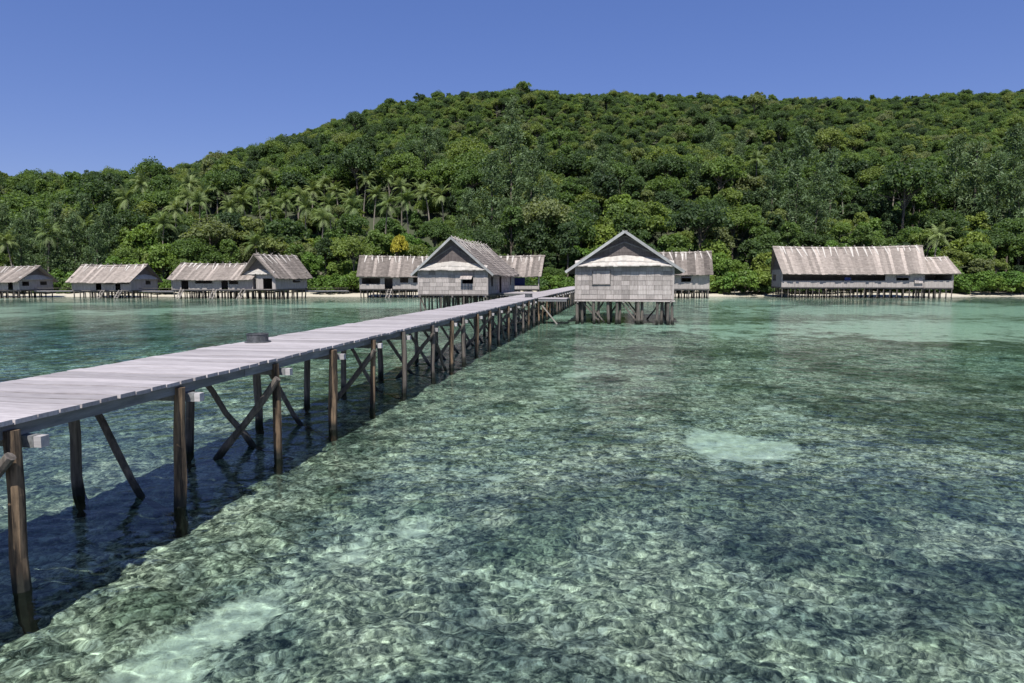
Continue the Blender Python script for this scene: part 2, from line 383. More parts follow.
# hill: skyline heights on the ridge line (x, ridge ground height)
RIDGE_Y = 430.0
RX = np.array([-520, -322, -284, -259, -215, -178, -133, -102, -70, -39, -7, 30, 80, 106, 156, 213, 244, 282, 322, 420, 560])
RH = np.array([60, 63, 52, 49, 58, 64, 79.5, 90, 103, 106, 108, 107, 107.5, 106, 104, 104, 106.5, 107, 110, 112, 114])
def hill_z(x, y):
    h = np.interp(x * RIDGE_Y / np.maximum(y, 118) * 0.35 + x * 0.65, RX, RH)
    t = np.clip((y - 128) / (RIDGE_Y - 128), 0, 1.6)
    prof = np.where(t < 1, t * 0.72 + 0.28 * np.sin(t * math.pi / 2) , 1.0 - 0.8 * (t - 1))
    z = h * prof * sstep(122, 165, y) ** 0.5
    z = z + (fbm(x * 0.012 + 5, y * 0.012, 3) - 0.5) * 15 * sstep(140, 240, y) * sstep(1.0, 0.55, t)
    beach = -1.2 + 1.75 * sstep(104, 125, y)
    return np.maximum(z, 0) + beach
ys = np.concatenate([np.arange(104, 130, 1.0), np.arange(130, 640, 5.0)])
xs = np.concatenate([np.arange(-640, -120, 8.0), np.arange(-120, 120, 1.5), np.arange(120, 641, 8.0)])
X, Y = np.meshgrid(xs, ys)
Yw = Y + (fbm(X * 0.06, Y * 0 + 2.0, 3) - 0.5) * 7 * sstep(130, 118, Y)
Z = hill_z(X, Yw)
me = np_mesh('hillside_terrain', np.stack([X.ravel(), Y.ravel(), Z.ravel()], 1), grid_faces(*X.shape), True)
m, nt, p = new_mat('sand_and_soil'); L = nt.links
ge = N(nt, 'ShaderNodeNewGeometry'); sx = N(nt, 'ShaderNodeSeparateXYZ'); L.new(ge.outputs['Position'], sx.inputs[0])
no = N(nt, 'ShaderNodeTexNoise', Scale=0.5, Detail=6.0); L.new(ge.outputs['Position'], no.inputs['Vector'])
ma = N(nt, 'ShaderNodeMath', operation='MULTIPLY_ADD'); L.new(no.outputs[0], ma.inputs[0]); ma.inputs[1].default_value = 0.9; L.new(sx.outputs[2], ma.inputs[2])
rr = ramp(nt, [(0.0, (0.44, 0.41, 0.33)), (0.42, (0.38, 0.345, 0.27)), (0.5, (0.05, 0.06, 0.025)), (1.0, (0.035, 0.045, 0.02))])
mr = N(nt, 'ShaderNodeMapRange'); mr.inputs[1].default_value = 0.0; mr.inputs[2].default_value = 3.6; L.new(ma.outputs[0], mr.inputs[0])
L.new(mr.outputs[0], rr.inputs[0]); L.new(rr.outputs[0], p.inputs['Base Color']); p.inputs['Roughness'].default_value = 0.95
terrain = link('hillside_terrain', me, None, m); terrain.cycles.is_caustics_receiver = True
tag(terrain, 'pale beach rising into the forested hillside', kind='structure')
_HX = None
def gz(x, y):
    return float(hill_z(np.array([x]), np.array([y]))[0])

# ------------------------------------------------------------------ jetty
JD = Vector((0.1641, 0.9864, 0)); JN = Vector((0.9864, -0.1641, 0))   # along, and to its right
JR = Vector((-5.17, 6.79, 0))                                          # a point on its right edge
JW = 2.42; DECK = 1.83
JA = math.atan2(JD.y, JD.x)
jetty = empty('jetty', (JR - JN * (JW / 2)), JA - math.pi / 2)         # local: x to the right, y along
tag(jetty, 'long weathered grey plank jetty on rough timber piles', 'jetty')
pitch = 0.30
plank_meshes = []
for i in range(6):
    mb = MB(); w = pitch - random.uniform(0.018, 0.036); h = 0.05; l = JW + random.uniform(-0.01, 0.02)
    x0 = -l / 2; x1 = l / 2; n = 4
    for k in range(n):                                                 # slightly wavy board, worn edges
        a = x0 + (x1 - x0) * k / n; b = x0 + (x1 - x0) * (k + 1) / n
        za = 0.006 * math.sin(k * 1.7 + i); zb = 0.006 * math.sin((k + 1) * 1.7 + i)
        mb.hexa([(a, -w / 2, za - h), (b, -w / 2, zb - h), (b, w / 2, zb - h), (a, w / 2, za - h), (a, -w / 2 + .006, za), (b, -w / 2 + .006, zb), (b, w / 2 - .006, zb), (a, w / 2 - .006, za)])
    plank_meshes.append(mb.mesh('plank', M['plank']))
s0, s1 = -6.0, 104.0
npl = int((s1 - s0) / pitch)
rest = MB()
for i in range(npl):
    s = s0 + i * pitch
    if i < 245:
        o = link('plank', plank_meshes[i % 6], jetty, None, (random.uniform(-0.010, 0.010), s, DECK + random.uniform(-0.006, 0.006)), (random.uniform(-.01, .01), random.uniform(-.003, .003), random.uniform(-.006, .006)))
    else:
        rest.box((random.uniform(-.03, .03), s, DECK - 0.025), (JW, pitch - 0.015, 0.05), tone=random.random())
tag(rest.build('planking', M['plank'], jetty), kind='stuff')
for x in (-JW / 2 + 0.10, 0.0, JW / 2 - 0.10):
    s = s0
    while s < s1:
        e = min(s + 5.3, s1)
        mb = MB(); mb.box((x + random.uniform(-.015, .015), (s + e) / 2, DECK - 0.125), (0.075, e - s + 0.0, 0.135)); mb.build('stringer', M['stringer'], jetty)
        s = e + 0.004
def wobbly(mb, a, b, r0, r1, n=7, seg=5, wob=0.03, seed=0):
    rr = random.Random(seed); a, b = Vector(a), Vector(b); pts = []; rad = []
    for i in range(seg + 1):
        t = i / seg; p = a.lerp(b, t)
        if 0 < i < seg: p += Vector((rr.uniform(-wob, wob), rr.uniform(-wob, wob), 0))
        pts.append(p); rad.append((r0 + (r1 - r0) * t) * rr.uniform(0.9, 1.1))
    mb.tube(pts, rad, n)
def pole(name, a, b, r0, r1, mat, parent, seed=0, wob=0.03, n=9):
    mb = MB(); wobbly(mb, a, b, r0, r1, n, 6, wob, seed)
    return mb.build(name, mat, parent, smooth=False, recv=True)
PR = 1.19; PL = -0.68
BENTS = [-5.0, -2.4, 0.16, 2.87, 5.57, 7.98, 10.40, 12.7, 15.7, 18.2, 19.9, 22.6, 25.2]
while BENTS[-1] < 101: BENTS.append(BENTS[-1] + 2.6 + random.uniform(-0.12, 0.12))
for nb, s in enumerate(BENTS):
    jr = random.uniform(-0.03, 0.03)
    far_ = nb > 6 and random.random() < 0.65
    th = random.uniform(0.78, 0.98) * (0.88 if nb > 5 else 1.0)
    pole('pile', (PR + jr + random.uniform(-.12, .12), s + random.uniform(-.08, .08), -2.4), (PR + jr, s, DECK - 0.06 - random.uniform(0.0, .05)), 0.12 * th, 0.092 * th, M['pile_grey'] if far_ else M['pile'], jetty, nb * 3 + 1, 0.03)
    pole('pile', (PL + random.uniform(-.12, .12), s + random.uniform(-.1, .35), -2.4), (PL, s + random.uniform(0.05, .3), DECK - 0.2), 0.10, 0.078, M['pile_grey'], jetty, nb * 3 + 2, 0.025)
    ext = random.uniform(0.0, 0.05)
    mb = MB(); mb.box((0.0, s + 0.19, DECK - 0.262), (2 * PR + 0.12 + 2 * ext, 0.11, 0.125)); mb.build('cap_beam', M['stringer'], jetty)
    mb = MB(); mb.box((PR + 0.06 + ext + 0.047, s + 0.19, DECK - 0.262), (0.09, 0.106, 0.118)); mb.build('beam_end', M['cap'], jetty)
    if s < 60:
        k = nb % 2
        if k == 0:
            pole('brace', (-0.75, s - 0.30, -1.05), (PR + 0.10, s - 0.15, DECK - 0.34), 0.075, 0.062, M['pile_grey'], jetty, nb + 50, 0.035)
        if k == 1 or nb % 4 == 0 or nb > 8:
            pole('brace', (0.95, s + (0.2 if k else 0.9), -1.05), (PL - 0.05, s + 0.42, DECK - 0.3), 0.066, 0.05, M['pile_grey'], jetty, nb + 90, 0.03)
        if nb % 5 == 3 and nb > 5:
            pole('brace', (PR + 0.02, s + 2.2, -0.6), (PR - 0.05, s + 0.2, DECK - 0.35), 0.055, 0.045, M['pile_grey'], jetty, nb + 130, 0.03)

def tub(loc, r, h, label):
    t = empty('metal_tub', loc); tag(t, label, 'tub')
    mb = MB(); n = 28; base = [(0.0, 0.0), (0.92 * r, 0.0), (r, 0.06 * h), (r, 0.9 * h), (1.05 * r, 0.92 * h), (1.05 * r, h), (0.95 * r, h), (0.93 * r, 0.25 * h), (0.0, 0.22 * h)]
    for k in range(n):
        a0 = 2 * math.pi * k / n; a1 = 2 * math.pi * (k + 1) / n
        for (ra, za), (rb, zb) in zip(base[:-1], base[1:]):
            mb.quad((ra * math.cos(a0), ra * math.sin(a0), za), (ra * math.cos(a1), ra * math.sin(a1), za), (rb * math.cos(a1), rb * math.sin(a1), zb), (rb * math.cos(a0), rb * math.sin(a0), zb))
    mb.build('basin', M['tub'], t)
    mb = MB(); mb.tube([(0, 0, 0), (0, 0, 0.018)], [1.22 * r, 1.2 * r], 24); mb.build('tub_shadow_disc', M['tub'], t)  # flat dark disc stands in for the tub's shadow on the deck
    return t
def jpt(x, s, z): return JR - JN * (JW / 2) + JN * x + JD * s + Vector((0, 0, z))
tub(jpt(-0.80, 8.42, DECK + 0.006), 0.235, 0.19, 'large dark grey round tub on the near part of the jetty')
tub(jpt(0.45, 43.5, DECK + 0.006), 0.27, 0.26, 'small-looking dark tub far along the jetty, near the houses')

# ------------------------------------------------------------------ stilt houses
def boxes_wall(u1, z0, z1, openings):
    """cells of a wall u in 0..u1, v in z0..z1 with openings (ua,ub,va,vb) left out"""
    us = sorted({0.0, u1} | {q for o in openings for q in (o[0], o[1])}); vs = sorted({z0, z1} | {q for o in openings for q in (o[2], o[3])})
    us = [q for q in us if 0 <= q <= u1]; vs = [q for q in vs if z0 <= q <= z1]
    cells = []
    for a, b in zip(us[:-1], us[1:]):
        for c, d in zip(vs[:-1], vs[1:]):
            mu, mv = (a + b) / 2, (c + d) / 2
            if not any(o[0] < mu < o[1] and o[2] < mv < o[3] for o in openings): cells.append((a, b, c, d))
    return cells

def house(name, label, loc, rz, L, W, zf, ze, zr, oe=0.8, og=0.6, prow=0.6, front=(), back=(), left=(), right=(),
          skirt_left=True, skirt_right=True, panels=None, barge=False, shutters=(), wallmat='wall_far', seed=1, dx=0.42, group='stilt houses', pile_step=1.05, pile_r=0.095, lowwall=None, cat='house', thatch='thatch', right_gable=True):
    R = random.Random(seed)
    h = empty(name, (loc[0], loc[1], 0), rz); tag(h, label, cat, group)
    Wh = W / 2 + oe; slope = (zr - ze) / Wh
    zw = zr - slope * W / 2 - 0.10                                   # wall top
    # floor
    mb = MB(); mb.box((0, 0, zf - 0.06), (L + 0.16, W + 0.16, 0.08)); mb.build('floor_platform', M['floor'], h)
    for y in (-W / 2 + 0.15, 0, W / 2 - 0.15):
        mb = MB(); mb.box((0, y, zf - 0.185), (L + 0.3, 0.12, 0.16)); mb.build('floor_beam', M['floor'], h)
    # piles
    pm = []
    for k in range(3):
        mb = MB(); wobbly(mb, (0, 0, -3.2), (0, 0, 0), pile_r * 1.12, pile_r * 0.92, 8, 5, 0.025, seed * 7 + k); pm.append(mb.mesh('pile', M['pile_grey']))
    nx = max(2, int(round(L / pile_step))); ny = max(2, int(round(W / 2.2)))
    for i in range(nx + 1):
        for j in range(ny + 1):
            link('pile', pm[R.randrange(3)], h, None, (-L / 2 + 0.1 + (L - 0.2) * i / nx + R.uniform(-.14, .14), -W / 2 + 0.12 + (W - 0.24) * j / ny + R.uniform(-.1, .1), zf - 0.20), (R.uniform(-.04, .04), R.uniform(-.04, .04), R.uniform(0, 6)), recv=True)
    # walls
    for side, ops in (('front', front), ('back', back), ('left', left), ('right', right)):
        if ops is None: continue
        if side in ('front', 'back'):
            ln = L; y = -W / 2 if side == 'front' else W / 2
            f = lambda u, v, t, y=y, sg=(-1 if side == 'front' else 1): Vector((-L / 2 + u, y + sg * t, v))
        else:
            ln = W; x = -L / 2 if side == 'left' else L / 2
            f = lambda u, v, t, x=x, sg=(-1 if side == 'left' else 1): Vector((x + sg * t, (-W / 2 + u) if sg > 0 else (W / 2 - u), v))
        ops = [tuple(o) for o in ops]
        top = zw
        if panels and side in panels:
            pw, ph = 0.58, 0.335; v = zf; row = 0
            while v < top - 0.05:
                vb = min(v + ph, top); u = -0.2 + R.uniform(-.05, .05)
                while u < ln:
                    ua = max(0.0, u); ub = min(u + pw, ln)
                    for a, b, c, d in boxes_wall(ub - ua, v, vb, [(o[0] - ua, o[1] - ua, o[2], o[3]) for o in ops if o[1] > ua and o[0] < ub]):
                        if b - a < 0.03: continue
                        mb = MB(); g = 0.007; t0 = R.uniform(-.008, .008)
                        P0 = [f(ua + a + g, c + g, -0.03), f(ua + b - g, c + g, -0.03), f(ua + b - g, c + g, 0.02 + t0), f(ua + a + g, c + g, 0.02 + t0)]
                        P1 = [f(ua + a + g, d - g, -0.03), f(ua + b - g, d - g, -0.03), f(ua + b - g, d - g, 0.012 + t0), f(ua + a + g, d - g, 0.012 + t0)]
                        if side in ('front', 'right', 'left', 'back'): mb.hexa(P0 + P1, R.random())
                        mb.build('wall_panel', M[wallmat], h)
                    u += pw
                v += ph; row += 1
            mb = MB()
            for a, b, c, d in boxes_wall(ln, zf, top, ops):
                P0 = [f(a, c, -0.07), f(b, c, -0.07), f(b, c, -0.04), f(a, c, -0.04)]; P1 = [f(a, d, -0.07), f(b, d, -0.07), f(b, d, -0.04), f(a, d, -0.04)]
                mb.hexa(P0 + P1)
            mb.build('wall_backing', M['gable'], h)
        else:
            mb = MB()
            for a, b, c, d in boxes_wall(ln, zf, top, ops):
                n = max(1, int((b - a) / 0.9))
                for q in range(n):                                   # bays of matting, each a little in or out
                    aa = a + (b - a) * q / n; bb = a + (b - a) * (q + 1) / n; t0 = R.uniform(0, .02)
                    P0 = [f(aa, c, -0.05), f(bb - .012, c, -0.05), f(bb - .012, c, t0), f(aa, c, t0)]; P1 = [f(aa, d, -0.05), f(bb - .012, d, -0.05), f(bb - .012, d, t0), f(aa, d, t0)]
                    mb.hexa(P0 + P1, R.random())
            mb.build('wall', M[wallmat], h)
    # corner and bay posts
    for x in (-L / 2, L / 2):
        for y in (-W / 2, W / 2):
            mb = MB(); mb.box((x, y, (zf + zw) / 2), (0.13, 0.13, zw - zf + 0.02)); mb.build('corner_post', M['wall'], h)
    # gables
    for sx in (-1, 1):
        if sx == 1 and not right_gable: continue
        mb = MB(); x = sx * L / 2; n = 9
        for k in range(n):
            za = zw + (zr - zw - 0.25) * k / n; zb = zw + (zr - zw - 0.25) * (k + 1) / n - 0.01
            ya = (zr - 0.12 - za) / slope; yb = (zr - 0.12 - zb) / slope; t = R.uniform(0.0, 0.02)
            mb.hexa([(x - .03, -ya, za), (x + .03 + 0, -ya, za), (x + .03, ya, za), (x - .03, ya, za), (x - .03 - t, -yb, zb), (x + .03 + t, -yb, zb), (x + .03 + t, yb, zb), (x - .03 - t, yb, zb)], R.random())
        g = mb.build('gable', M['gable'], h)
        if barge and sx == -1:
            for sy in (-1, 1):
                mb = MB(); mb.bar((x - 0.07, sy * (W / 2 - 1.0), zw + 0.75), (x - 0.07, 0.0, zr - 0.75), 0.05, 0.09); mb.build('lattice_strip', M['floor'], g)
                mb = MB(); mb.bar((x - 0.07, sy * (W / 2 - 0.3), zw + 0.45), (x - 0.07, 0.0, zr - 0.3), 0.05, 0.08); mb.build('lattice_strip', M['floor'], g)
    # thatch skirts under the gables
    for sx, on in ((-1, skirt_left), (1, skirt_right)):
        if not on: continue
        mb = MB(); n = max(8, int(W / 0.3)); tb = 0.62
        for row in range(2):
            for k in range(n):
                ya = -W / 2 - 0.02 + (W + 0.04) * k / n; yb = -W / 2 - 0.02 + (W + 0.04) * (k + 1) / n + 0.03
                def top(y): return zw + 0.02 + tb * (0.30 + 0.70 * max(0.0, 1 - abs(y) / (W / 2 + 0.3)) ** 0.8)
                q0, q1 = (0.0, 0.6) if row == 1 else (0.45, 1.0)
                j = R.uniform(-0.03, 0.05)
                def pt(y, q, lift): return (sx * (L / 2 + 0.05 + (0.36) * q), y, top(y) * (1 - q) + (zw - 0.06) * q + lift)
                lf = 0.05 * row + R.uniform(0, 0.03)
                mb.hexa([pt(ya, q0, lf), pt(ya, q1, lf + j), pt(yb, q1, lf + j), pt(yb, q0, lf), pt(ya, q0, lf + .05), pt(ya, q1, lf + j + .07), pt(yb, q1, lf + j + .07), pt(yb, q0, lf + .05)], R.random())
        mb.build('gable_skirt', M['thatch_pale'], h)
    # thatched slopes
    nr = max(6, int(math.hypot(Wh, zr - ze) / 0.36)); hl = L / 2 + og
    ncol = max(8, int((2 * hl) / dx)); colt = [R.uniform(0.15, 0.75) if R.random() > 0.10 else R.uniform(0.9, 1.25) for _ in range(ncol)]
    sag = min(0.22, 0.012 * L + 0.03)
    for sy in (-1, 1):
        mb = MB()
        def P(q, u, lift):                                           # q 0 ridge..1 eave, u -1..1 along
            x = u * (hl + prow * (1 - q)); y = sy * Wh * q
            return Vector((x, y + sy * lift * 0.45, zr + (ze - zr) * q + lift * 0.9 - sag * max(0.0, 1 - u * u) * (1 - 0.4 * q)))
        for c in range(12):
            ua = -1 + c / 6; ub = -1 + (c + 1) / 6
            mb.hexa([P(0, ua, -.12), P(1, ua, -.12), P(1, ub, -.12), P(0, ub, -.12), P(0, ua, -.01), P(1, ua, -.01), P(1, ub, -.01), P(0, ub, -.01)], 0.4)
        for k in range(nr):
            q1 = (k + 1.0) / nr; q0 = max(0.0, (k - 0.35) / nr)
            for c in range(ncol):
                ua = -1 + 2 * c / ncol; ub = -1 + 2 * (c + 1) / ncol + 0.004
                j = R.uniform(-.06, .10) / nr * (2 if k < nr - 1 else 4); l1 = 0.03 + R.uniform(0, 0.03); l0 = 0.012
                tone = min(1.7, max(0.0, colt[c] * (1.25 - 0.55 * k / nr if colt[c] > 1 else 1.0) + (R.random() - 0.5) * 0.22))
                a, b, cc, d = P(q0, ua, l0), P(q1 + j, ua, l1), P(q1 + j, ub, l1 * R.uniform(.7, 1.2)), P(q0, ub, l0)
                mb.quad(a, b, cc, d, tone)
                e = Vector((0, 0, -0.05)); mb.quad(b, b + e, cc + e, cc, tone)
        mb.build('thatch_slope', M[thatch], h)
    mb = MB(); n = max(6, int(2 * hl / 0.5))
    for k in range(n):
        a = -1 + 2 * k / n; b = -1 + 2 * (k + 1) / n + 0.01; x0, x1 = a * (hl + prow), b * (hl + prow); z = zr + 0.06 + R.uniform(0, .05) - sag * max(0.0, 1 - ((a + b) / 2) ** 2); t = R.random()
        for sy in (-1, 1):
            mb.quad((x0, 0, z + .03), (x0, sy * 0.34, z - 0.34 * slope + 0.06), (x1, sy * 0.34, z - 0.34 * slope + .06), (x1, 0, z + .03), t)
    mb.build('ridge_cap', M[thatch], h)
    n = max(3, int(2 * hl / 1.25))
    stk = MB()
    for k in range(n):                                               # crossed sticks that pin the ridge
        x = (-1 + 2 * (k + 0.5) / n) * (hl + prow * .8) + R.uniform(-.1, .1)
        for sy in (-1, 1): stk.bar((x, sy * 0.45, zr - 0.45 * slope + 0.11 - sag * .8), (x + R.uniform(-.06, .06), -sy * 0.17, zr + R.uniform(.16, .34) - sag * .5), 0.06, 0.06)
    tag(stk.build('ridge_sticks', M['ladder'], h), kind='stuff')
    flp = MB()
    for k in range(int(n * 1.3)):                                    # pale loose fronds laid over the ridge
        u = -0.97 + 1.94 * (k + R.uniform(0.2, 0.8)) / int(n * 1.3)
        for sy in (-1, 1):
            q1 = R.uniform(0.16, 0.42); w0 = R.uniform(0.10, 0.24); sk = R.uniform(-0.2, 0.5)
            def F(q, dx_, lf):
                return (u * (hl + prow * (1 - q)) + dx_, sy * Wh * q, zr + (ze - zr) * q + lf - sag * max(0.0, 1 - u * u) * (1 - 0.4 * q))
            flp.hexa([F(0.01, -w0, .09), F(q1, sk * q1 * 3 - w0 * .3, .05), F(q1, sk * q1 * 3 + w0 * .3, .05), F(0.01, w0, .09), F(0.01, -w0, .15), F(q1, sk * q1 * 3 - w0 * .3, .09), F(q1, sk * q1 * 3 + w0 * .3, .09), F(0.01, w0, .15)], R.random())
    tag(flp.build('ridge_fronds', M['thatch_pale'], h), kind='stuff')
    if barge:
        for sy in (-1, 1):
            mb = MB(); mb.bar((-hl - 0.05, sy * (Wh + 0.02), ze - 0.07), (-hl - prow - 0.05, 0, zr - 0.02), 0.05, 0.19); mb.build('barge_board', M['barge'], h)
    # shutters propped open or shut: (side, u, w, v, hgt, open)
    for side, u, w, v, hg, op in shutters:
        if side in ('front', 'back'):
            sg = -1 if side == 'front' else 1; c = Vector((-L / 2 + u, sg * (W / 2 + 0.04), v)); U = Vector((1, 0, 0)); O = Vector((0, sg, 0))
        else:
            sg = -1 if side == 'left' else 1; c = Vector((sg * (L / 2 + 0.04), (-W / 2 + u) if sg > 0 else (W / 2 - u), v)); U = Vector((0, 1 if sg > 0 else -1, 0)); O = Vector((sg, 0, 0))
        mb = MB(); a = c + Vector((0, 0, hg))
        D = (Vector((0, 0, -1)) * math.cos(op) + O * math.sin(op)) * hg
        th = O * 0.03 * math.cos(op) + Vector((0, 0, 0.03)) * math.sin(op)
        nn = 4
        for k in range(nn):
            p0 = a + U * (w * (k / nn - 0.5)) ; p1 = a + U * (w * ((k + 1) / nn - 0.5) - 0.012)
            mb.hexa([p0, p1, p1 + D, p0 + D, p0 + th, p1 + th, p1 + D + th, p0 + D + th], R.random())
        s = mb.build('shutter', M['wall'], h)
        if op < 0.1:
            fr = MB()
            for q in (-0.5, 0.5): fr.bar(c + U * w * q + O * .03, c + U * w * q + Vector((0, 0, hg)) + O * .03, 0.05, 0.05, up=(1, 1, 0))
            for q in (0, hg): fr.bar(c - U * (w / 2 + .03) + Vector((0, 0, q)) + O * .034, c + U * (w / 2 + .03) + Vector((0, 0, q)) + O * .034, 0.05, 0.05)
            fr.build('shutter_frame', M['floor'], s)
    return h, zw, slope

def child_bar(h, name, a, b, w, hh, mat):
    mb = MB(); mb.bar(a, b, w, hh); return mb.build(name, mat, h, recv=True)
def ladder(h, x, y, z1, run=1.0, w=0.55, lean=0.35):
    """steps down to the water on the front side"""
    l = empty('ladder', (0, 0, 0)); l.parent = h
    for q in (-1, 1): child_bar(l, 'rail', (x + q * w / 2 - lean, y - run, -0.25), (x + q * w / 2, y, z1), 0.07, 0.12, M['ladder'])
    n = 6
    for k in range(n):
        t = (k + 0.5) / n; child_bar(l, 'rung', (x - w / 2 - lean * (1 - t), y - run * (1 - t), -0.25 + (z1 + 0.25) * t), (x + w / 2 - lean * (1 - t), y - run * (1 - t), -0.25 + (z1 + 0.25) * t), 0.1, 0.04, M['ladder'])

AX = math.radians(-9.45)                       # long houses: ridge across the jetty, front side towards the sea
AJ = JA                                        # gable houses: ridge along the jetty

# gable house on the jetty's right (front)
fc = Vector((8.10, 49.55, 0))
Lh = 10.0; c = fc + JD * (Lh / 2)
h, zw, sl = house('stilt_house', 'nearest stilt house with pale roof edge and closed shutter, right of the jetty', c, AJ, Lh, 6.95, 1.70, 3.72, 6.55, oe=0.72, og=0.32, prow=0.22,
    panels=('left',), barge=True, shutters=[('left', 1.85, 1.28, 2.78, 1.0, 0.0)], seed=3, wallmat='wall', dx=0.45, pile_step=2.4, pile_r=0.115, skirt_right=False)
for y0, y1 in ((2.6, 0.9), (3.0, 1.2), (-0.1, -1.9), (0.2, -1.5)):
    o = child_bar(h, 'brace', (-Lh / 2 + 0.1, y0, 1.5), (-Lh / 2 + 0.35, y1, -0.6), 0.13, 0.10, M['pile_grey'])
child_bar(h, 'sill_beam', (-Lh / 2 - 0.09, -3.62, 1.585), (-Lh / 2 - 0.09, 3.55, 1.585), 0.12, 0.10, M['wall'])
for k, y in enumerate((3.35, 3.0, 2.1, 1.75, 0.55, 0.25, -0.95, -1.35, -2.35, -2.75, -3.2)): pole('pile', (-Lh / 2 + 0.02 + 0.35 * (k % 2), y, -2.2), (-Lh / 2 + 0.02 + 0.35 * (k % 2), y + random.uniform(-.08, .08), 1.53), 0.115, 0.10, M['pile_grey'], h, 700 + k)
for k, (y0, y1) in enumerate(((3.1, 1.0), (-0.3, -2.2), (1.5, 3.0), (-2.9, -1.2), (0.3, 1.9))): pole('brace', (-Lh / 2 + 1.4 + k, y1, -0.9), (-Lh / 2 + 1.2 + k, y0, 1.5), 0.07, 0.06, M['pile_grey'], h, 740 + k)
child_bar(h, 'porch_post', (-2.6, 3.9, 1.2), (-2.6, 3.9, 3.9), 0.09, 0.09, M['wall'])

# gable house left of the jetty
fc = Vector((-5.1, 59.0, 0)); Lf = 14.0; c = fc + JD * (Lf / 2)
h, zw, sl = house('stilt_house', 'big gabled stilt house with propped window shutter, left of the jetty', c, AJ, Lf, 6.1, 1.82, 3.52, 6.65, oe=0.55, og=0.32, prow=0.22,
    panels=('left', 'front'), barge=True, front=[(1.6, 2.5, 2.5, 3.3), (5.5, 6.6, 1.82, 3.35), (11.3, 12.0, 2.5, 3.3)], left=[(3.9, 4.85, 2.75, 3.3)],
    shutters=[('left', 4.3, 1.05, 2.8, 0.62, 1.0), ('front', 6.1, 1.0, 3.05, 0.5, 1.1)], seed=5, wallmat='wall', dx=0.5, pile_step=1.3, pile_r=0.08)
for y in (-2.9, -2.0, -1.1, -0.2, 0.7, 1.6, 2.4, 2.95): child_bar(h, 'pile', (-Lf / 2 + 0.05, y, -2.2), (-Lf / 2 + 0.05, y, 1.66), 0.15, 0.15, M['pile_grey'])
child_bar(h, 'brace', (-Lf / 2 + 0.1, 2.9, 1.5), (-Lf / 2 + 0.1, 2.1, -0.5), 0.1, 0.1, M['pile_grey'])

# landing between that house and the jetty, and the one across to the nearest house
def landing(label, x0, x1, sa, sb, z):
    t = empty('landing_platform', jpt(x0, sa, 0), JA - math.pi / 2); tag(t, label, 'platform')
    n = int((sb - sa) / 0.3); mbm = MB(); mbm.box((0, 0, 0), (x1 - x0, 0.285, 0.05)); me = mbm.mesh('plank', M['plank'])
    for k in range(n): link('plank', me, t, None, ((x1 - x0) / 2, 0.15 + k * 0.3, z + random.uniform(-.006, .006)))
    for y in (0.1, sb - sa - 0.1):
        child_bar(t, 'beam', (0, y, z - 0.11), (x1 - x0, y, z - 0.11), 0.1, 0.16, M['stringer'])
        for q in (0.12, (x1 - x0) * 0.5, x1 - x0 - 0.12): child_bar(t, 'pile', (q, y, -2.2), (q, y, z - 0.19), 0.15, 0.15, M['pile_grey'])
    return t
landing('plank landing from the jetty to the big gabled house', -4.3, -1.26, 56.0, 63.0, 1.80)
t = landing('short plank landing between the jetty and the nearest house', 1.26, 3.3, 42.5, 45.0, 1.76)
child_bar(t, 'brace', (0.3, -0.1, 1.3), (1.9, -0.5, -0.6), 0.07, 0.07, M['ladder'])

# long house behind, ends showing on both sides of the big gabled house
Le = 28.6
h, zw, sl = house('stilt_house', 'long stilt house seen on both sides behind the big gabled house', (-9.9, 112.0), math.radians(-3.0), Le, 6.2, 1.42, 3.42, 6.75, oe=0.75, og=0.35, prow=0.5, seed=8,
    front=[(0.3, 3.3, 2.2, 3.15), (4.0, 5.3, 1.42, 3.1), (6.5, 7.8, 2.4, 3.2), (8.6, 9.6, 2.4, 3.2), (22.6, 28.5, 1.9, 3.4)], right=[(0.2, 6.0, 1.9, 3.4)], back=[(22.6, 28.5, 1.9, 3.4)], skirt_left=False)
ladder(h, -9.4, -3.2, 1.4)
child_bar(h, 'porch_post', (10.6, -3.0, 1.4), (10.6, -3.0, 3.4), 0.12, 0.12, M['wall'])
mb = MB(); mb.box((10.9, 0.4, 2.55), (2.2, 0.25, 1.3)); mb.build('hung_cloth', M['blue_cloth'], h)

# house behind the nearest one
h, zw, sl = house('stilt_house', 'stilt house half hidden behind the nearest house, with one propped shutter', (25.0, 110.2), AX, 12.2, 6.4, 1.50, 3.72, 7.35, oe=0.8, og=0.5, prow=0.1, seed=12,
    front=[(8.0, 9.5, 2.55, 3.3)], shutters=[('front', 8.75, 1.5, 2.95, 0.5, 1.0)], skirt_left=False)

# the long house standing apart on the right
Lj = 21.0
cj = Vector((43.3, 109.8, 0)) + Vector((math.cos(AX), math.sin(AX), 0)) * (Lj / 2) + JD * 4.0
h, zw, sl = house('stilt_house', 'longest stilt house with open gallery, standing alone on the right', (cj.x, cj.y), AX, Lj, 7.6, 1.72, 3.85, 8.30, oe=0.8, og=0.15, prow=0.75, seed=17, dx=0.45,
    front=[(0.1, 15.4, 2.72, 3.9), (17.0, 18.8, 2.75, 3.4)], left=[(0.5, 3.2, 2.7, 3.7)], skirt_left=False, skirt_right=False, shutters=[('front', 17.9, 1.9, 3.0, 0.45, 1.0), ('front', 20.2, 1.2, 2.3, 0.9, 0.25)], pile_step=0.95, pile_r=0.075)
for k in range(8): child_bar(h, 'gallery_post', (-Lj / 2 + 0.3 + k * 2.1, -3.78, 2.7), (-Lj / 2 + 0.3 + k * 2.1, -3.78, 3.95), 0.10, 0.10, M['wall'])
mb = MB(); mb.box((-0.5, -3.3, 3.0), (0.9, 0.12, 0.5)); mb.build('hung_cloth', M['blue_cloth'], h)
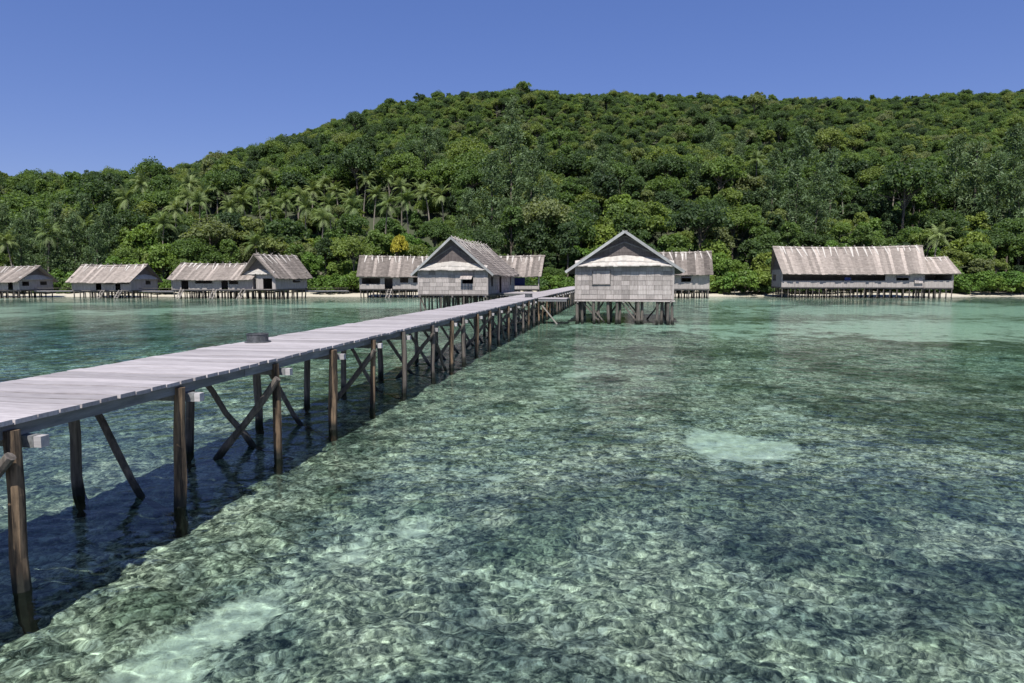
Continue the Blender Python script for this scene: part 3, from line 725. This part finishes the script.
e = cj + Vector((math.cos(AX), math.sin(AX), 0)) * (Lj / 2 + 2.2) - JD * 0.4
house('stilt_annexe', 'lower annexe joined to the far end of the longest stilt house', (e.x, e.y), AX, 4.1, 6.2, 1.66, 3.85, 6.45, oe=0.7, og=0.85, prow=-0.5, seed=19,
    front=[(0.1, 3.9, 2.8, 3.8)], skirt_left=False, skirt_right=False, pile_step=0.9, pile_r=0.075)

# left row
def hut(label, corner, L, W, zf, ze, zr, seed, front, **kw):
    c = Vector((corner[0], corner[1], 0)) - Vector((math.cos(AX), math.sin(AX), 0)) * (L / 2) + JD * (W / 2)
    return house('stilt_hut', label, (c.x, c.y), AX, L, W, zf, ze, zr, seed=seed, front=front, **kw)
h, zw, sl = hut('leftmost stilt hut, cut by the picture edge', (-77.6, 107.8), 11.0, 6.4, 1.30, 2.55, 5.05, 21, [(2.5, 3.4, 1.3, 2.6), (5.6, 7.6, 2.0, 2.9), (9.0, 9.9, 1.3, 2.7)], right=[(0.6, 1.9, 1.9, 2.6), (4.0, 5.3, 2.0, 2.6)], oe=0.75, og=0.5, prow=0.5, cat='hut', group='stilt huts along the left shore')
h, zw, sl = hut('second stilt hut from the left with two ladders', (-59.9, 107.6), 10.4, 6.2, 1.25, 2.50, 5.30, 23, [(4.2, 5.2, 1.25, 2.6), (5.6, 7.4, 2.15, 2.75), (7.7, 8.6, 1.25, 2.6), (8.6, 10.2, 2.2, 2.75)], right=[(3.4, 4.6, 2.1, 2.7)], oe=0.8, og=0.5, prow=0.3, cat='hut', group='stilt huts along the left shore')
ladder(h, 0.4, -3.2, 1.3); ladder(h, 3.5, -3.2, 1.3)
h, zw, sl = hut('low long stilt hut joined to the gabled hut on the left shore', (-39.6, 104.6), 13.6, 6.0, 1.40, 2.95, 5.50, 25, [(1.6, 2.8, 1.4, 2.9), (4.0, 6.9, 2.3, 2.95), (8.4, 9.5, 1.4, 2.95), (9.7, 11.2, 2.2, 2.9)], oe=0.75, og=0.35, prow=0.1, cat='hut', group='stilt huts along the left shore', skirt_right=False)
ladder(h, -5.0, -3.1, 1.4); ladder(h, 0.6, -3.1, 1.4)
AD = math.radians(66)
h, zw, sl = house('stilt_hut', 'gabled stilt hut with open porch at the end of the left row', (-37.0, 107.6), AD, 6.9, 6.0, 1.50, 3.12, 6.75, oe=0.75, og=0.7, prow=0.5, seed=29,
    left=[(1.0, 2.2, 1.5, 3.0), (3.6, 5.4, 1.5, 3.1)], front=[(3.8, 5.4, 2.45, 3.05)], shutters=[('front', 4.6, 1.5, 2.5, 0.55, 0.9)], cat='hut', group='stilt huts along the left shore')
for y in (-2.7, -0.9, 1.1, 2.7): child_bar(h, 'porch_post', (-4.15, y, 1.5), (-4.15, y, zw + 0.05), 0.12, 0.12, M['ladder'])
mb = MB(); mb.box((-4.0, -0.0, 1.42), (1.2, 6.2, 0.1)); mb.build('porch_floor', M['floor'], h)
for y in (-2.9, -1.4, 0.2, 1.7, 2.9): child_bar(h, 'pile', (-4.3, y, -1.5), (-4.3, y, 1.36), 0.15, 0.15, M['pile_grey'])
l = empty('ladder', (0, 0, 0)); l.parent = h
for q in (1.9, 2.6): child_bar(l, 'rail', (-5.6, q + 0.6, -0.6), (-4.5, q, 1.45), 0.08, 0.14, M['ladder'])
# raised footbridge that links the huts
for label, a, b in (('raised footbridge between the two leftmost huts', (-77.0, 110.6), (-70.6, 112.0)), ('raised footbridge running on past the gabled hut', (-33.2, 109.5), (-27.0, 112.8)), ('raised footbridge between the second hut and the low long hut', (-59.6, 109.8), (-53.0, 108.8))):
    a = Vector((*a, 1.1)); b = Vector((*b, 1.1)); d = (b - a); ln = d.length; t = empty('footbridge', (a.x, a.y, 0), math.atan2(d.y, d.x)); tag(t, label, 'footbridge', 'footbridges on the left shore')
    mb = MB(); mb.box((0, 0, 0), (0.28, 1.1, 0.05)); me = mb.mesh('plank', M['plank'])
    for k in range(int(ln / 0.3)): link('plank', me, t, None, (0.15 + k * 0.3, 0, 1.1))
    for y in (-0.45, 0.45): child_bar(t, 'beam', (0, y, 0.99), (ln, y, 0.99), 0.1, 0.14, M['stringer'])
    for k in range(int(ln / 1.5) + 1):
        for y in (-0.45, 0.45): child_bar(t, 'pile', (0.1 + k * 1.5, y, -1.2), (0.1 + k * 1.5, y, 1.5 if y < 0 else 0.92), 0.11, 0.11, M['pile_grey'])
    child_bar(t, 'rail', (0, -0.45, 1.52), (ln, -0.45, 1.52), 0.07, 0.06, M['pile_grey'])

# ------------------------------------------------------------------ plants
def leaf_cloud(centers, normals, size, tone, r, asp=0.62, fold=0.15):
    """kite-shaped leaf cards at centers, turned about normals"""
    n = len(centers)
    nrm = normals / np.maximum(np.linalg.norm(normals, axis=1, keepdims=True), 1e-6)
    t = r.normal(size=(n, 3)); t -= nrm * (t * nrm).sum(1, keepdims=True); t /= np.maximum(np.linalg.norm(t, axis=1, keepdims=True), 1e-6)
    b = np.cross(nrm, t); s = size[:, None]
    v = np.empty((n, 4, 3)); v[:, 0] = centers - t * s; v[:, 1] = centers + b * s * asp - nrm * s * fold; v[:, 2] = centers + t * s; v[:, 3] = centers - b * s * asp - nrm * s * fold
    f = np.arange(n * 4).reshape(n, 4)
    return v.reshape(-1, 3), f, tone

def unit(r, n):
    v = r.normal(size=(n, 3)); return v / np.linalg.norm(v, axis=1, keepdims=True)

def broad_crown(seed, R=4.5, Hc=3.6, z0=6.5, lobes=15, leaves=3000, leaf=0.36, flat=0.95):
    r = np.random.default_rng(seed)
    d = unit(r, lobes); d[:, 2] = np.where(d[:, 2] < -0.45, -d[:, 2], d[:, 2])
    rad = r.uniform(0.35, 0.82, lobes)
    C = d * rad[:, None] * np.array([R, R, Hc]); C[:, 2] += z0
    lr = r.uniform(0.20, 0.36, lobes) * R
    w = lr ** 2; cnt = r.multinomial(leaves, w / w.sum())
    cs, ns, tn = [], [], []
    for i in range(lobes):
        u = unit(r, cnt[i]); u[:, 2] = np.where(u[:, 2] < -0.35, -u[:, 2], u[:, 2])
        q = lr[i] * (1 - 0.55 * r.random(cnt[i]) ** 2.2) * (1 + 0.12 * np.sin(u[:, 0] * 9 + i) * np.cos(u[:, 1] * 8))
        cs.append(C[i] + u * q[:, None] * np.array([1, 1, flat])); ns.append(u * 0.6 + r.normal(size=u.shape) * 0.6 + np.array([0, -0.0, 0.3]))
        tn.append(np.clip(0.25 + 0.5 * r.random() + r.normal(size=cnt[i]) * 0.16, 0, 1))
    cs = np.concatenate(cs); ns = np.concatenate(ns); tn = np.concatenate(tn)
    return leaf_cloud(cs, ns, leaf * r.uniform(0.65, 1.25, len(cs)), tn, r), C, lr

def casuarina_crown(seed, R=3.6, H=17.0, z0=4.0, boughs=64, leaf=0.42):
    r = np.random.default_rng(seed); cs, ns, tn = [], [], []
    for i in range(boughs):
        t = (i + r.random()) / boughs; z = z0 + H * t; rr = R * (0.35 + 0.95 * math.sin(min(1.0, (1 - t) * 1.25 + 0.08) * math.pi / 2)) * r.uniform(0.55, 1.1) * (1.15 - 0.5 * t)
        a = r.uniform(0, 6.283); k = 52; s = r.random(k) ** 0.7
        p = np.stack([np.cos(a) * rr * s, np.sin(a) * rr * s, z + rr * 0.55 * s - 0.5 * s ** 2], 1) + r.normal(size=(k, 3)) * np.array([0.5, 0.5, 0.45])
        cs.append(p); ns.append(r.normal(size=(k, 3)) + np.array([math.cos(a), math.sin(a), 0.1]) * 0.6); tn.append(np.clip(0.2 + 0.6 * r.random() + r.normal(size=k) * 0.15, 0, 1))
    cs = np.concatenate(cs); ns = np.concatenate(ns); tn = np.concatenate(tn)
    return leaf_cloud(cs, ns, leaf * r.uniform(0.6, 1.3, len(cs)), tn, r, asp=0.28)

def trunk_mesh(name, H, r0, targets, seed, mat):
    mb = MB(); R = random.Random(seed); top = Vector((R.uniform(-.4, .4), R.uniform(-.4, .4), H))
    wobbly(mb, (0, 0, -1.2), top, r0, r0 * 0.5, 7, 5, 0.12, seed)
    for q in targets:
        a = Vector((0, 0, H * R.uniform(0.62, 0.95))); wobbly(mb, a, q, r0 * 0.4, r0 * 0.12, 5, 3, 0.15, R.randrange(999))
    return mb.mesh(name, mat)

PROTO = {}
def add_proto(kind, crown_vft, trunk_me, leafmat):
    v, f, t = crown_vft
    me = np_mesh('crown', v, f, False, [('tone', 'FACE', t)]); me.materials.append(M[leafmat])
    PROTO.setdefault(kind, []).append((me, trunk_me))
for i, (R_, Hc, z0, lb, lv, lf) in enumerate([(4.4, 4.4, 6.4, 34, 4200, 0.28), (3.8, 5.0, 7.0, 30, 4000, 0.27), (5.4, 3.4, 7.4, 42, 4600, 0.28), (3.2, 4.0, 5.2, 26, 3400, 0.25), (4.2, 4.6, 8.4, 20, 2200, 0.28), (2.9, 6.0, 8.2, 34, 3800, 0.26), (5.8, 2.8, 9.2, 30, 3000, 0.28)]):
    cr, C, lr = broad_crown(40 + i, R_, Hc, z0, lb, lv, lf)
    tg = [tuple(q) for q in C[:7]]
    add_proto('broad', cr, trunk_mesh('trunk', z0, 0.24, [tuple(q) for q in C[:12]] if i in (4, 6) else tg, 60 + i, M['trunk']), 'leaf')
PROTO['bright'] = []
for i, (R_, Hc, z0, lb, lv, lf) in enumerate([(4.0, 3.9, 4.8, 30, 4200, 0.30), (3.3, 3.8, 4.4, 26, 3600, 0.28)]):
    cr, C, lr = broad_crown(140 + i, R_, Hc, z0, lb, lv, lf)
    add_proto('bright', cr, trunk_mesh('trunk', z0, 0.22, [tuple(q) for q in C[:6]], 160 + i, M['trunk']), 'leaf_bright')
for i in range(2):
    add_proto('casuarina', casuarina_crown(80 + i, 3.8, 17.0, 4.0), trunk_mesh('trunk', 19.5, 0.26, [], 90 + i, M['trunk']), 'leaf_grey')
for i in range(2):
    cr, C, lr = broad_crown(240 + i, 2.6, 1.8, 1.4, 22, 2600, 0.21, 0.9)
    add_proto('shrub', cr, trunk_mesh('trunk', 1.2, 0.09, [tuple(q) for q in C[:7]], 260 + i, M['trunk']), 'leaf_bright')
cr, C, lr = broad_crown(300, 2.6, 2.2, 5.0, 11, 1700, 0.28)
add_proto('yellow', cr, trunk_mesh('trunk', 5.0, 0.16, [tuple(q) for q in C[:6]], 301, M['trunk']), 'leaf_yellow')

def palm_meshes(seed, H=12.0):
    R = random.Random(seed); lean = R.uniform(0.4, 1.6); az = R.uniform(0, 6.283)
    pts = []; rad = []
    for i in range(8):
        t = i / 7; d = lean * t ** 1.8; pts.append((d * math.cos(az), d * math.sin(az), -1 + (H + 1) * t)); rad.append(0.20 - 0.07 * t if i else 0.3)
    mb = MB(); mb.tube(pts, rad, 7); tr = mb.mesh('trunk', M['palm_trunk'])
    top = Vector(pts[-1]); V = []; Fc = []; T = []
    nf = 22
    for k in range(nf):
        a = 2 * math.pi * k / nf * 2.4 + R.uniform(-.2, .2); el = math.radians(R.uniform(-25, 70) if k > 5 else R.uniform(50, 82)); ln = R.uniform(3.6, 4.6); n = 13; tone = R.random()
        d = Vector((math.cos(a) * math.cos(el), math.sin(a) * math.cos(el), math.sin(el))); p = top.copy(); prev = None; side = Vector((-math.sin(a), math.cos(a), 0))
        for s in range(n + 1):
            t = s / n
            if s: p = p + d * (ln / n); d = (d + Vector((0, 0, -0.125 - 0.06 * t))).normalized()
            if prev is not None:
                b = len(V); wd = 0.05 * (1 - t) + 0.015
                V += [prev - side * wd, prev + side * wd, p + side * wd, p - side * wd]; Fc.append((b, b + 1, b + 2, b + 3)); T.append(tone)
                if t > 0.12:
                    ll = 0.85 * math.sin(min(1, 0.25 + t * 0.9) * math.pi) ** 0.6 * (1 if t < 0.9 else 0.6) + 0.15
                    for sg in (-1, 1):
                        for o2 in (0.25, 0.75):
                            q = prev.lerp(p, o2); e = q + (side * sg * 0.8 + d * 0.55 + Vector((0, 0, -0.38 + R.uniform(-.15, .15)))).normalized() * ll
                            w2 = d * 0.06; b = len(V); V += [q - w2, q + w2, e + w2 * 0.4, e - w2 * 0.4]; Fc.append((b, b + 1, b + 2, b + 3)); T.append(min(1, max(0, tone + R.uniform(-.25, .25))))
            prev = p.copy()
    me = np_mesh('crown', np.array([tuple(q) for q in V]), np.array(Fc), False, [('tone', 'FACE', T)]); me.materials.append(M['leaf_palm'])
    return me, tr
PROTO['palm'] = [palm_meshes(500 + i, h) for i, h in enumerate((12.0, 10.0, 12.0, 13.0))]

LAND = [(-30, 24, 'the leftmost hut'), (24, 62, 'the gap after the leftmost hut'), (62, 92, 'the left end of the second hut'), (92, 126, 'the middle of the second hut'), (126, 164, 'the right gable of the second hut'),
        (164, 196, 'the left end of the low long hut'), (196, 236, 'the right half of the low long hut'), (236, 272, 'the gabled hut on the left shore'), (272, 314, 'the roof end of the gabled left hut'), (314, 352, 'the bare beach before the long house'),
        (352, 385, 'the left end of the long house'), (385, 415, 'the yellow blossom tree'), (415, 455, 'the peak of the big gabled house'), (455, 500, 'the roof side of the big gabled house'), (500, 548, 'the right end of the long house'),
        (548, 590, 'the shore end of the jetty'), (590, 630, 'the left half of the nearest house'), (630, 676, 'the right half of the nearest house'), (676, 718, 'the half hidden house'), (718, 766, 'the gap before the longest house'),
        (766, 802, 'the left end of the longest house'), (802, 845, 'the gallery of the longest house'), (845, 888, 'the middle of the longest house'), (888, 922, 'the shuttered end of the longest house'), (922, 960, 'the annexe of the longest house'),
        (960, 992, 'the shore past the annexe'), (992, 1060, 'the right picture edge')]
def px_of(x, y, z):
    P = math.atan(64.5 / 683); zz = z - 3.3
    f = y * math.cos(P) - zz * math.sin(P); u = y * math.sin(P) + zz * math.cos(P)
    return 512 + 683 * x / f, 341.5 - 683 * u / f
def land_of(px):
    for a, b, n in LAND:
        if a <= px < b: return n
    return None
used = {}
PENDING = []
def plant(kind, name, adj, cat, group, x, y, sc_, where, var=None, zrot=None, sz=1.0, dz=0.0):
    i = random.randrange(len(PROTO[kind])) if var is None else var
    crown, trunk = PROTO[kind][i]
    o = empty(name, (x, y, gz(x, y) + dz), random.uniform(0, 6.283) if zrot is None else zrot); o.scale = (sc_, sc_, sc_ * sz)
    link('crown', crown, o); link('trunk', trunk, o)
    o['category'] = cat; o['group'] = group
    PENDING.append((o, adj, where, px_of(x, y, gz(x, y) + 5)[0]))
    return o
ORD = ['first', 'second', 'third', 'fourth', 'fifth', 'sixth', 'seventh', 'eighth', 'ninth', 'tenth', 'eleventh', 'twelfth']
def finish_labels():
    by = {}
    for o, adj, where, px in PENDING:
        lm = land_of(px) or ('the left picture edge' if px < 0 else 'the right picture edge')
        by.setdefault(f'{adj} {where} {lm}', []).append((px, o))
    for k, lst in by.items():
        lst.sort(key=lambda q: q[0])
        for i, (px, o) in enumerate(lst):
            o['label'] = k if len(lst) == 1 else (f'{k}, ' + (('left one', 'right one')[i] if len(lst) == 2 else f'{ORD[min(i, 11)]} from left'))

OCC = []
PALMS = []
# coconut palms: (picture x, picture y of the crown, distance)
for k, (px, py, d) in enumerate([(17, 246, 128), (50, 239, 130), (137, 204, 150), (164, 229, 140), (189, 201, 158), (203, 208, 154), (212, 200, 166), (229, 213, 148), (252, 208, 160), (264, 193, 166), (262, 247, 127), (277, 213, 152),
        (300, 199, 160), (314, 195, 166), (334, 209, 152), (350, 204, 156), (365, 186, 168), (375, 200, 160), (386, 209, 150), (403, 193, 164), (418, 195, 166), (431, 198, 160), (393, 156, 205),
        (752, 166, 190), (840, 192, 168), (887, 187, 172), (929, 240, 126), (1019, 203, 160), (322, 222, 140), (97, 232, 138), (178, 214, 146), (196, 190, 172), (221, 193, 172), (240, 200, 166), (288, 206, 156), (307, 212, 148), (327, 190, 172), (342, 196, 168), (358, 212, 146), (392, 182, 176), (410, 206, 150), (425, 186, 176), (445, 200, 160), (150, 190, 160), (272, 182, 180)]):
    x = (px - 512) / 683 * d * 1.0; P = math.atan(64.5 / 683)
    zt = 3.3 + (277 - py + 3) / 683 * d
    g = gz(x, d); Hn = 12.0 if k % 2 == 0 else 10.0; v = 0 if k % 2 == 0 else 1
    s_ = 0.88 if d > 130 else 0.85
    o = plant('palm', 'coconut_palm', 'coconut palm', 'palm', 'coconut palms below the hill', x, d, s_, 'standing above', var=v + (2 if k % 4 > 1 and v == 0 else 0), sz=1.0)
    o.location.z = zt - Hn * s_
    if o.location.z > g + 0.5:                                       # reach the ground with a taller trunk
        o.location.z = g; o.scale = (s_, s_, max(0.5, (zt - g) / Hn))
    elif o.location.z < g - 6: o.location.z = g - 0.5; o.scale = (s_, s_, max(0.45, (zt - g) / Hn))
    OCC.append((x, d, 2.2)); PALMS.append((px, d, py))

# she-oaks with soft grey-green needles
for px, d, s_ in [(38, 136, 0.85), (62, 142, 0.85), (90, 146, 0.9), (112, 140, 0.85), (78, 134, 0.8), (10, 142, 0.85), (24, 130, .75), (100, 131, .7), (50, 131, .7), (492, 150, 1.2), (512, 160, 1.35), (530, 152, 1.15), (548, 148, 0.95), (470, 144, 0.9), (505, 140, 0.85), (792, 150, 1.1), (812, 146, 1.05), (826, 156, 1.1),
        (968, 156, 1.25), (990, 150, 1.2), (1012, 146, 1.15), (1003, 166, 1.3), (948, 170, 1.15), (600, 168, 1.0), (768, 160, 1.05)]:
    s_ *= 0.84; x = (px - 512) / 683 * d; plant('casuarina', 'she_oak_tree', 'feathery grey-green she-oak', 'tree', 'she-oaks below the hill', x, d, s_, 'towering over'); OCC.append((x, d, 3.2))

# bright shrubs at the beach edge
for px, d, s_ in [(30, 122, .9), (52, 121, .8), (130, 121, 1.0), (147, 122, 1.2), (160, 120, 0.9), (170, 119.5, .8), (290, 124, 1.1), (322, 121, 1.0), (337, 120.5, 1.1), (350, 121.5, 1.0), (366, 124, 1.3), (384, 126, 1.3), (402, 126, 1.2), (548, 122, 1.1), (562, 121, 1.0), (530, 122, .9),
        (722, 121, .9), (733, 119.5, 1.15), (745, 119.5, 1.25), (757, 121, 1.2), (768, 124, 1.3), (955, 122, 1.1), (968, 120, 1.1), (982, 120, 1.2), (997, 119.5, 1.0), (1010, 120, 1.2), (1022, 120, 1.1), (60, 126, 1.3), (220, 122, 1.1), (240, 122, 1.0), (200, 121, .9), (426, 125, 1.2), (680, 123, 1.1), (700, 123, 1.2), (850, 122, 1.1), (880, 122, 1.0), (905, 121, 1.1), (820, 122, 1.0)]:
    x = (px - 512) / 683 * d; plant('shrub', 'beach_shrub', 'bright green beach shrub', 'shrub', 'shrubs on the beach edge', x, d, s_, 'by'); OCC.append((x, d, 1.2))
x = (398 - 512) / 683 * 127; o = plant('yellow', 'blossom_tree', '', 'tree', None, x, 127, 0.8, '', sz=1.95); PENDING.pop(); o['label'] = 'small tree covered in yellow blossom behind the long house'; del o['group']
OCC.append((x, 127, 4.2)); PALMS.append((398, 128, 246))

# forest: jittered rows; the front rows are trees one by one, the slope above is one mass
rows = []; y = 125.0; row = 0
mass = []
ROWN = ['first-row', 'second-row', 'third-row', 'fourth-row', 'fifth-row', 'sixth-row', 'seventh-row', 'eighth-row']
count = 0
while y < 500:
    step = 5.2 if y < 170 else (4.3 if y < 220 else 3.6)
    xm = 0.80 * y + 30; x = -xm - random.random() * step
    while x < xm:
        xx = x + random.uniform(-1.7, 1.7); yy = y + random.uniform(-2.0, 2.0); x += step
        if any((xx - a) ** 2 + (yy - b) ** 2 < c * c for a, b, c in OCC): continue
        pxx = px_of(xx, yy, 5)[0]; g_ = gz(xx, yy)
        low = any(abs(pxx - a) < 17 and b - 16 < yy < b and px_of(xx, yy, g_ + 9)[1] < c + 12 for a, b, c in PALMS)
        big = fbm(np.array([xx * 0.035 + 3.0]), np.array([yy * 0.035]), 3)[0]
        bright = random.random() < (0.55 if (yy < 145 and (110 < pxx < 175 or 300 < pxx < 460 or 560 < pxx < 770 or pxx > 930)) else 0.07)
        s_ = random.choice((random.uniform(0.5, 0.8), random.uniform(0.7, 1.0), random.uniform(0.85, 1.15))) * (1.0 + 0.5 * (big - 0.5)) * (0.8 if yy < 132 else 1.0)
        if yy > 190: s_ *= 0.76 if yy < 240 else (0.64 if yy < 370 else 0.54)
        if random.random() < 0.05: s_ *= 1.3
        if low: s_ *= 0.5
        if row < 7 and -25 < pxx < 1050 and count < 262:
            kind = 'bright' if bright else 'broad'
            plant(kind, 'broadleaf_tree', ROWN[min(row, 7)] + (' bright green tree' if bright else ' dark green tree'), 'tree', 'broadleaf trees below the hill', xx, yy, s_, 'above', sz=random.uniform(0.88, 1.15)); count += 1
        else:
            mass.append((xx, yy, s_, random.uniform(0.88, 1.2), 'bright' if bright else ('casuarina' if random.random() < 0.015 and yy < 210 and abs(pxx - 512) < 330 else 'broad')))
    y += step * 0.92; row += 1
under = []
for k in range(520):
    yy = random.uniform(120.5, 136); xx = random.uniform(-110, 110)
    under.append((xx, yy, random.uniform(0.45, 0.95), random.uniform(0.7, 1.2), 'shrub'))
for k in range(420):
    yy = random.uniform(134, 185); xx = random.uniform(-.8, .8) * yy
    mass.append((xx, yy, random.uniform(0.6, 1.2), random.uniform(0.8, 1.4), 'shrub'))
finish_labels()

# the mass: points that carry instances of the same trees
M['leaf_under'] = leaf_mat('undergrowth_leaves', [(0.0, (0.05, 0.095, 0.03)), (0.6, (0.075, 0.14, 0.035)), (1.0, (0.12, 0.18, 0.045))], 0.35)
lib = bpy.data.collections.new('forest_source')
first = {}; nsrc = 0
for kind in ('broad', 'bright', 'casuarina', 'shrub'):
    for crown, trunk in PROTO[kind]:
        bm = bmesh.new(); bm.from_mesh(crown); n0 = len(bm.faces); bm.from_mesh(trunk); bm.faces.ensure_lookup_table()
        for fc_ in bm.faces[n0:]: fc_.material_index = 1
        mm = bpy.data.meshes.new('tree_source'); bm.to_mesh(mm); bm.free()
        mm.materials.append(crown.materials[0]); mm.materials.append(trunk.materials[0])
        if kind == 'shrub': mm.materials[0] = M['leaf_under']
        o = bpy.data.objects.new(f'{nsrc:02d}_{kind}_source', mm); lib.objects.link(o); first.setdefault(kind, []).append(nsrc); nsrc += 1
def scatter(name, label, items):
    me = bpy.data.meshes.new(name); me.from_pydata([(a, b, gz(a, b) - 0.3) for a, b, *_ in items], [], [])
    me.attributes.new('which', 'INT', 'POINT').data.foreach_set('value', np.array([random.choice(first[q[4]]) for q in items], dtype='i'))
    me.attributes.new('turn', 'FLOAT_VECTOR', 'POINT').data.foreach_set('vector', np.array([(random.uniform(-.06, .06), random.uniform(-.06, .06), random.uniform(0, 6.283)) for _ in items], dtype='f').ravel())
    me.attributes.new('grow', 'FLOAT_VECTOR', 'POINT').data.foreach_set('vector', np.array([(q[2], q[2], q[2] * q[3]) for q in items], dtype='f').ravel())
    ob = link(name, me); tag(ob, label, kind='stuff')
    ng = bpy.data.node_groups.new(name, 'GeometryNodeTree')
    ng.interface.new_socket('Geometry', in_out='INPUT', socket_type='NodeSocketGeometry'); ng.interface.new_socket('Geometry', in_out='OUTPUT', socket_type='NodeSocketGeometry')
    gi = ng.nodes.new('NodeGroupInput'); go = ng.nodes.new('NodeGroupOutput')
    m2p = ng.nodes.new('GeometryNodeMeshToPoints'); ci = ng.nodes.new('GeometryNodeCollectionInfo'); iop = ng.nodes.new('GeometryNodeInstanceOnPoints')
    ci.inputs['Collection'].default_value = lib; ci.inputs['Separate Children'].default_value = True; ci.inputs['Reset Children'].default_value = True
    iop.inputs['Pick Instance'].default_value = True
    def nattr(nm, ty):
        n = ng.nodes.new('GeometryNodeInputNamedAttribute'); n.data_type = ty; n.inputs['Name'].default_value = nm; return n.outputs[0]
    ng.links.new(gi.outputs[0], m2p.inputs[0]); ng.links.new(m2p.outputs[0], iop.inputs['Points']); ng.links.new(ci.outputs[0], iop.inputs['Instance'])
    ng.links.new(nattr('which', 'INT'), iop.inputs['Instance Index'])
    e2r = ng.nodes.new('FunctionNodeEulerToRotation'); ng.links.new(nattr('turn', 'FLOAT_VECTOR'), e2r.inputs[0]); ng.links.new(e2r.outputs[0], iop.inputs['Rotation'])
    ng.links.new(nattr('grow', 'FLOAT_VECTOR'), iop.inputs['Scale']); ng.links.new(iop.outputs[0], go.inputs[0])
    ob.modifiers.new('scatter', 'NODES').node_group = ng
scatter('hillside_forest', 'dense tropical forest covering the hill up to the ridge', mass)
scatter('beach_undergrowth', 'low leafy undergrowth behind the huts along the beach', under)
print('trees', count, 'mass', len(mass))
